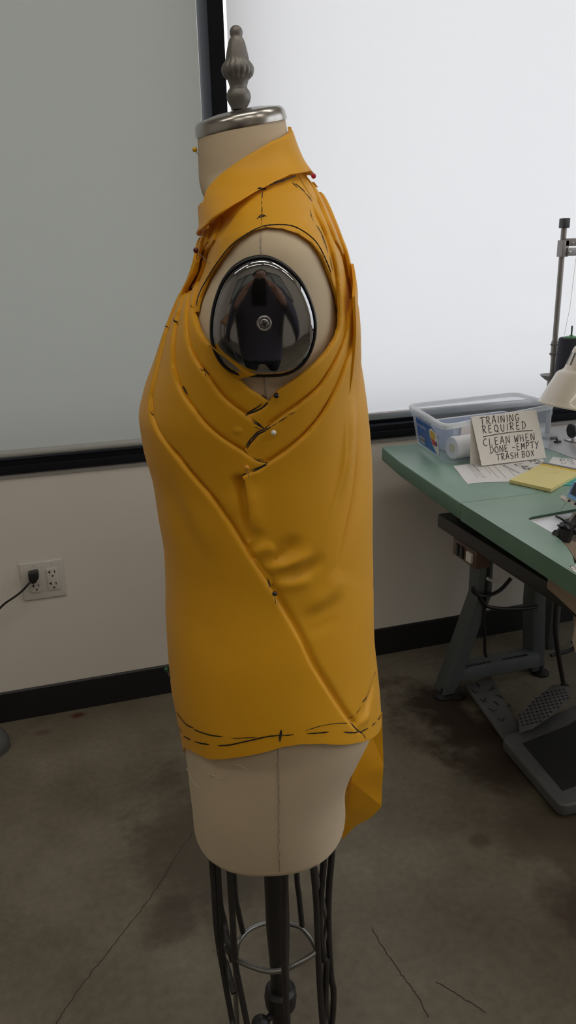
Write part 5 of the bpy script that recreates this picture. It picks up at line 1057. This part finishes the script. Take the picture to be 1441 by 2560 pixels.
wv_ = N(t_, 'ShaderNodeTexBrick'); wv_.inputs['Scale'].default_value = 55; wv_.inputs['Color1'].default_value = (.05, .052, .07, 1); wv_.inputs['Color2'].default_value = (.056, .058, .075, 1); wv_.inputs['Mortar'].default_value = (.12, .10, .11, 1); wv_.inputs['Mortar Size'].default_value = .03; wv_.offset = 0
tcn = N(t_, 'ShaderNodeTexCoord'); mpn = N(t_, 'ShaderNodeMapping'); mpn.inputs['Rotation'].default_value = (PI/2, 0, 0); t_.links.new(tcn.outputs['Object'], mpn.inputs[0]); t_.links.new(mpn.outputs[0], wv_.inputs['Vector']); t_.links.new(wv_.outputs['Color'], t_.nodes['Principled BSDF'].inputs['Base Color'])
hd_ = Vector((.273, .962, 0)); pb = -hd_*.215
man = empty('person', (pb.x, pb.y, 0), FA, 'person in a dark checked shirt holding up a phone, mirrored in the arm plate', 'person')
ch = [[((0,-.10,.86),(.15,.11)), ((0,-.09,.98),(.145,.10)), ((0,-.07,1.12),(.16,.11)), ((0,-.05,1.22),(.13,.09)), ((0,-.025,1.295),.055), ((.004,0,1.345),.052), ((.008,.012,1.40),(.072,.085)), ((.010,.010,1.455),(.074,.088)), ((.012,0,1.50),(.05,.06))]]
for s_ in (-1, 1):
    ch.append([((0,-.05,1.22),(.13,.09)), (s_*Vector((.165,0,0))+Vector((0,-.05,1.225)),.062), (Vector((s_*.235,-.01,1.12)),.050), (Vector((s_*.285,.02,1.03)),.045), (Vector((s_*.195,.085,1.13)),.040), (Vector((s_*.086,.145,1.235)),.028), (Vector((s_*.062,.163,1.275)),.024)])
    ch.append([((0,-.10,.86),(.15,.11)), (Vector((s_*.095,-.10,.80)),.095), (Vector((s_*.11,-.08,.46)),.062), (Vector((s_*.115,-.10,.26)),.055), (Vector((s_*.12,-.11,.09)),.040), (Vector((s_*.125,-.03,.045)),.038), (Vector((s_*.135,.06,.035)),.032)])
    for k, (dx, dz, ln_) in enumerate(((.0, .020, .030), (.002, .002, .033), (.004, -.016, .031), (.008, -.033, .025))):     # four fingers round the back of the phone
        b_ = Vector((s_*(.058+dx), .165, 1.285+dz)); ch.append([(Vector((s_*.062,.163,1.275)),.024), (b_,.0095), (b_+Vector((-s_*.012,.010,.006)),.0085), (b_+Vector((-s_*(.010+ln_*.5),.013,.008)),.0075)])
    b_ = Vector((s_*.052, .154, 1.262)); ch.append([(Vector((s_*.062,.163,1.275)),.024), (b_,.011), (b_+Vector((-s_*.016,-.004,.014)),.009), (b_+Vector((-s_*.026,-.003,.028)),.008)])
def zone(c):
    if c.z > 1.315 and c.y < .20: return 1
    if c.y > .150: return 1
    if c.z < .06: return 3
    return 2 if c.z < .88 and abs(c.x) < .25 else 0
skin_mesh([[(tuple(p), r) for p, r in c] for c in ch], [SHIRTM, SKIN, TROU, SHOE], zone, 'body', man, 2)
hr = MB().lathe([(max(.088*math.sin(PI*i/16), 1e-4), -.100*math.cos(PI*i/16)) for i in range(5, 17)], 28, Matrix.Translation((.010, -.012, 1.448)) @ Matrix.Rotation(.45, 4, 'X'))
hr.build('hair', HAIR, man, 60)
for s_ in (-1, 1):
    MB().sphere((.010+s_*.030, .085, 1.425), .011, 8).build('eye', mat('eye_white', (.5, .5, .5), .3), man); MB().sphere((.010+s_*.030, .0935, 1.425), .006, 8).build('iris', HAIR, man)
    MB().lathe([(.004, -.006), (.012, -.004), (.018, 0), (.012, .004)], 14, Matrix.Translation((.010+s_*.079, .002, 1.415)) @ Matrix.Rotation(PI/2, 4, 'Y') @ Matrix.Scale(1.5, 4, (1, 0, 0))).build('ear', SKIN, man)
MB().lathe([(.004, .016), (.009, .0), (.012, -.020), (.003, -.026)], 14, Matrix.Translation((.010, .092, 1.410)) @ Matrix.Rotation(-.2, 4, 'X')).build('nose', SKIN, man)
MB().box((-.012, .081, 1.3715), (.032, .089, 1.3775)).build('mouth', mat('lips', (.25, .09, .08), .5), man, bevel=.002)
ph = empty('phone', (-hd_.x*.016, -hd_.y*.016, 1.31), FA, 'dark phone held up by the mirrored person', 'phone')
PMX = Matrix.Rotation(-math.radians(18.25), 4, 'X')
MB().box((-.036, -.008, -.135), (.036, 0, .015), PMX).build('phone_body', BPLAS, ph, bevel=.003)
MB().box((-.033, -.0084, -.125), (.033, -.0078, .005), PMX).build('screen', mat('phone_screen', (.02, .02, .025), .1), ph)
MB().lathe([(.006, 0), (.006, .001), (.004, .0012)], 16, PMX @ Matrix.Rotation(-PI/2, 4, 'X')).build('lens_ring', CAPM, ph)

# work bench behind the photographer, mirrored in the arm plate
wb = empty('work_bench', (-1.5, -1.9, 0), .3, 'wooden work bench behind the photographer, mirrored at the left of the arm plate', 'bench')
MB().box((-.75, -.4, .86), (.75, .4, .90)).build('bench_top', mat('bench_wood', (.30, .15, .08), .5, var=.2, vscale=5, stretch=(1, 8, 1)), wb, bevel=.004)
for x in (-.68, .68):
    for y in (-.34, .34): MB().box((x-.03, y-.03, 0), (x+.03, y+.03, .86)).build('leg', LEGM, wb, bevel=.003)
MB().box((-.70, -.36, .30), (.70, .36, .32)).build('lower_shelf', BPLAS, wb, bevel=.003)
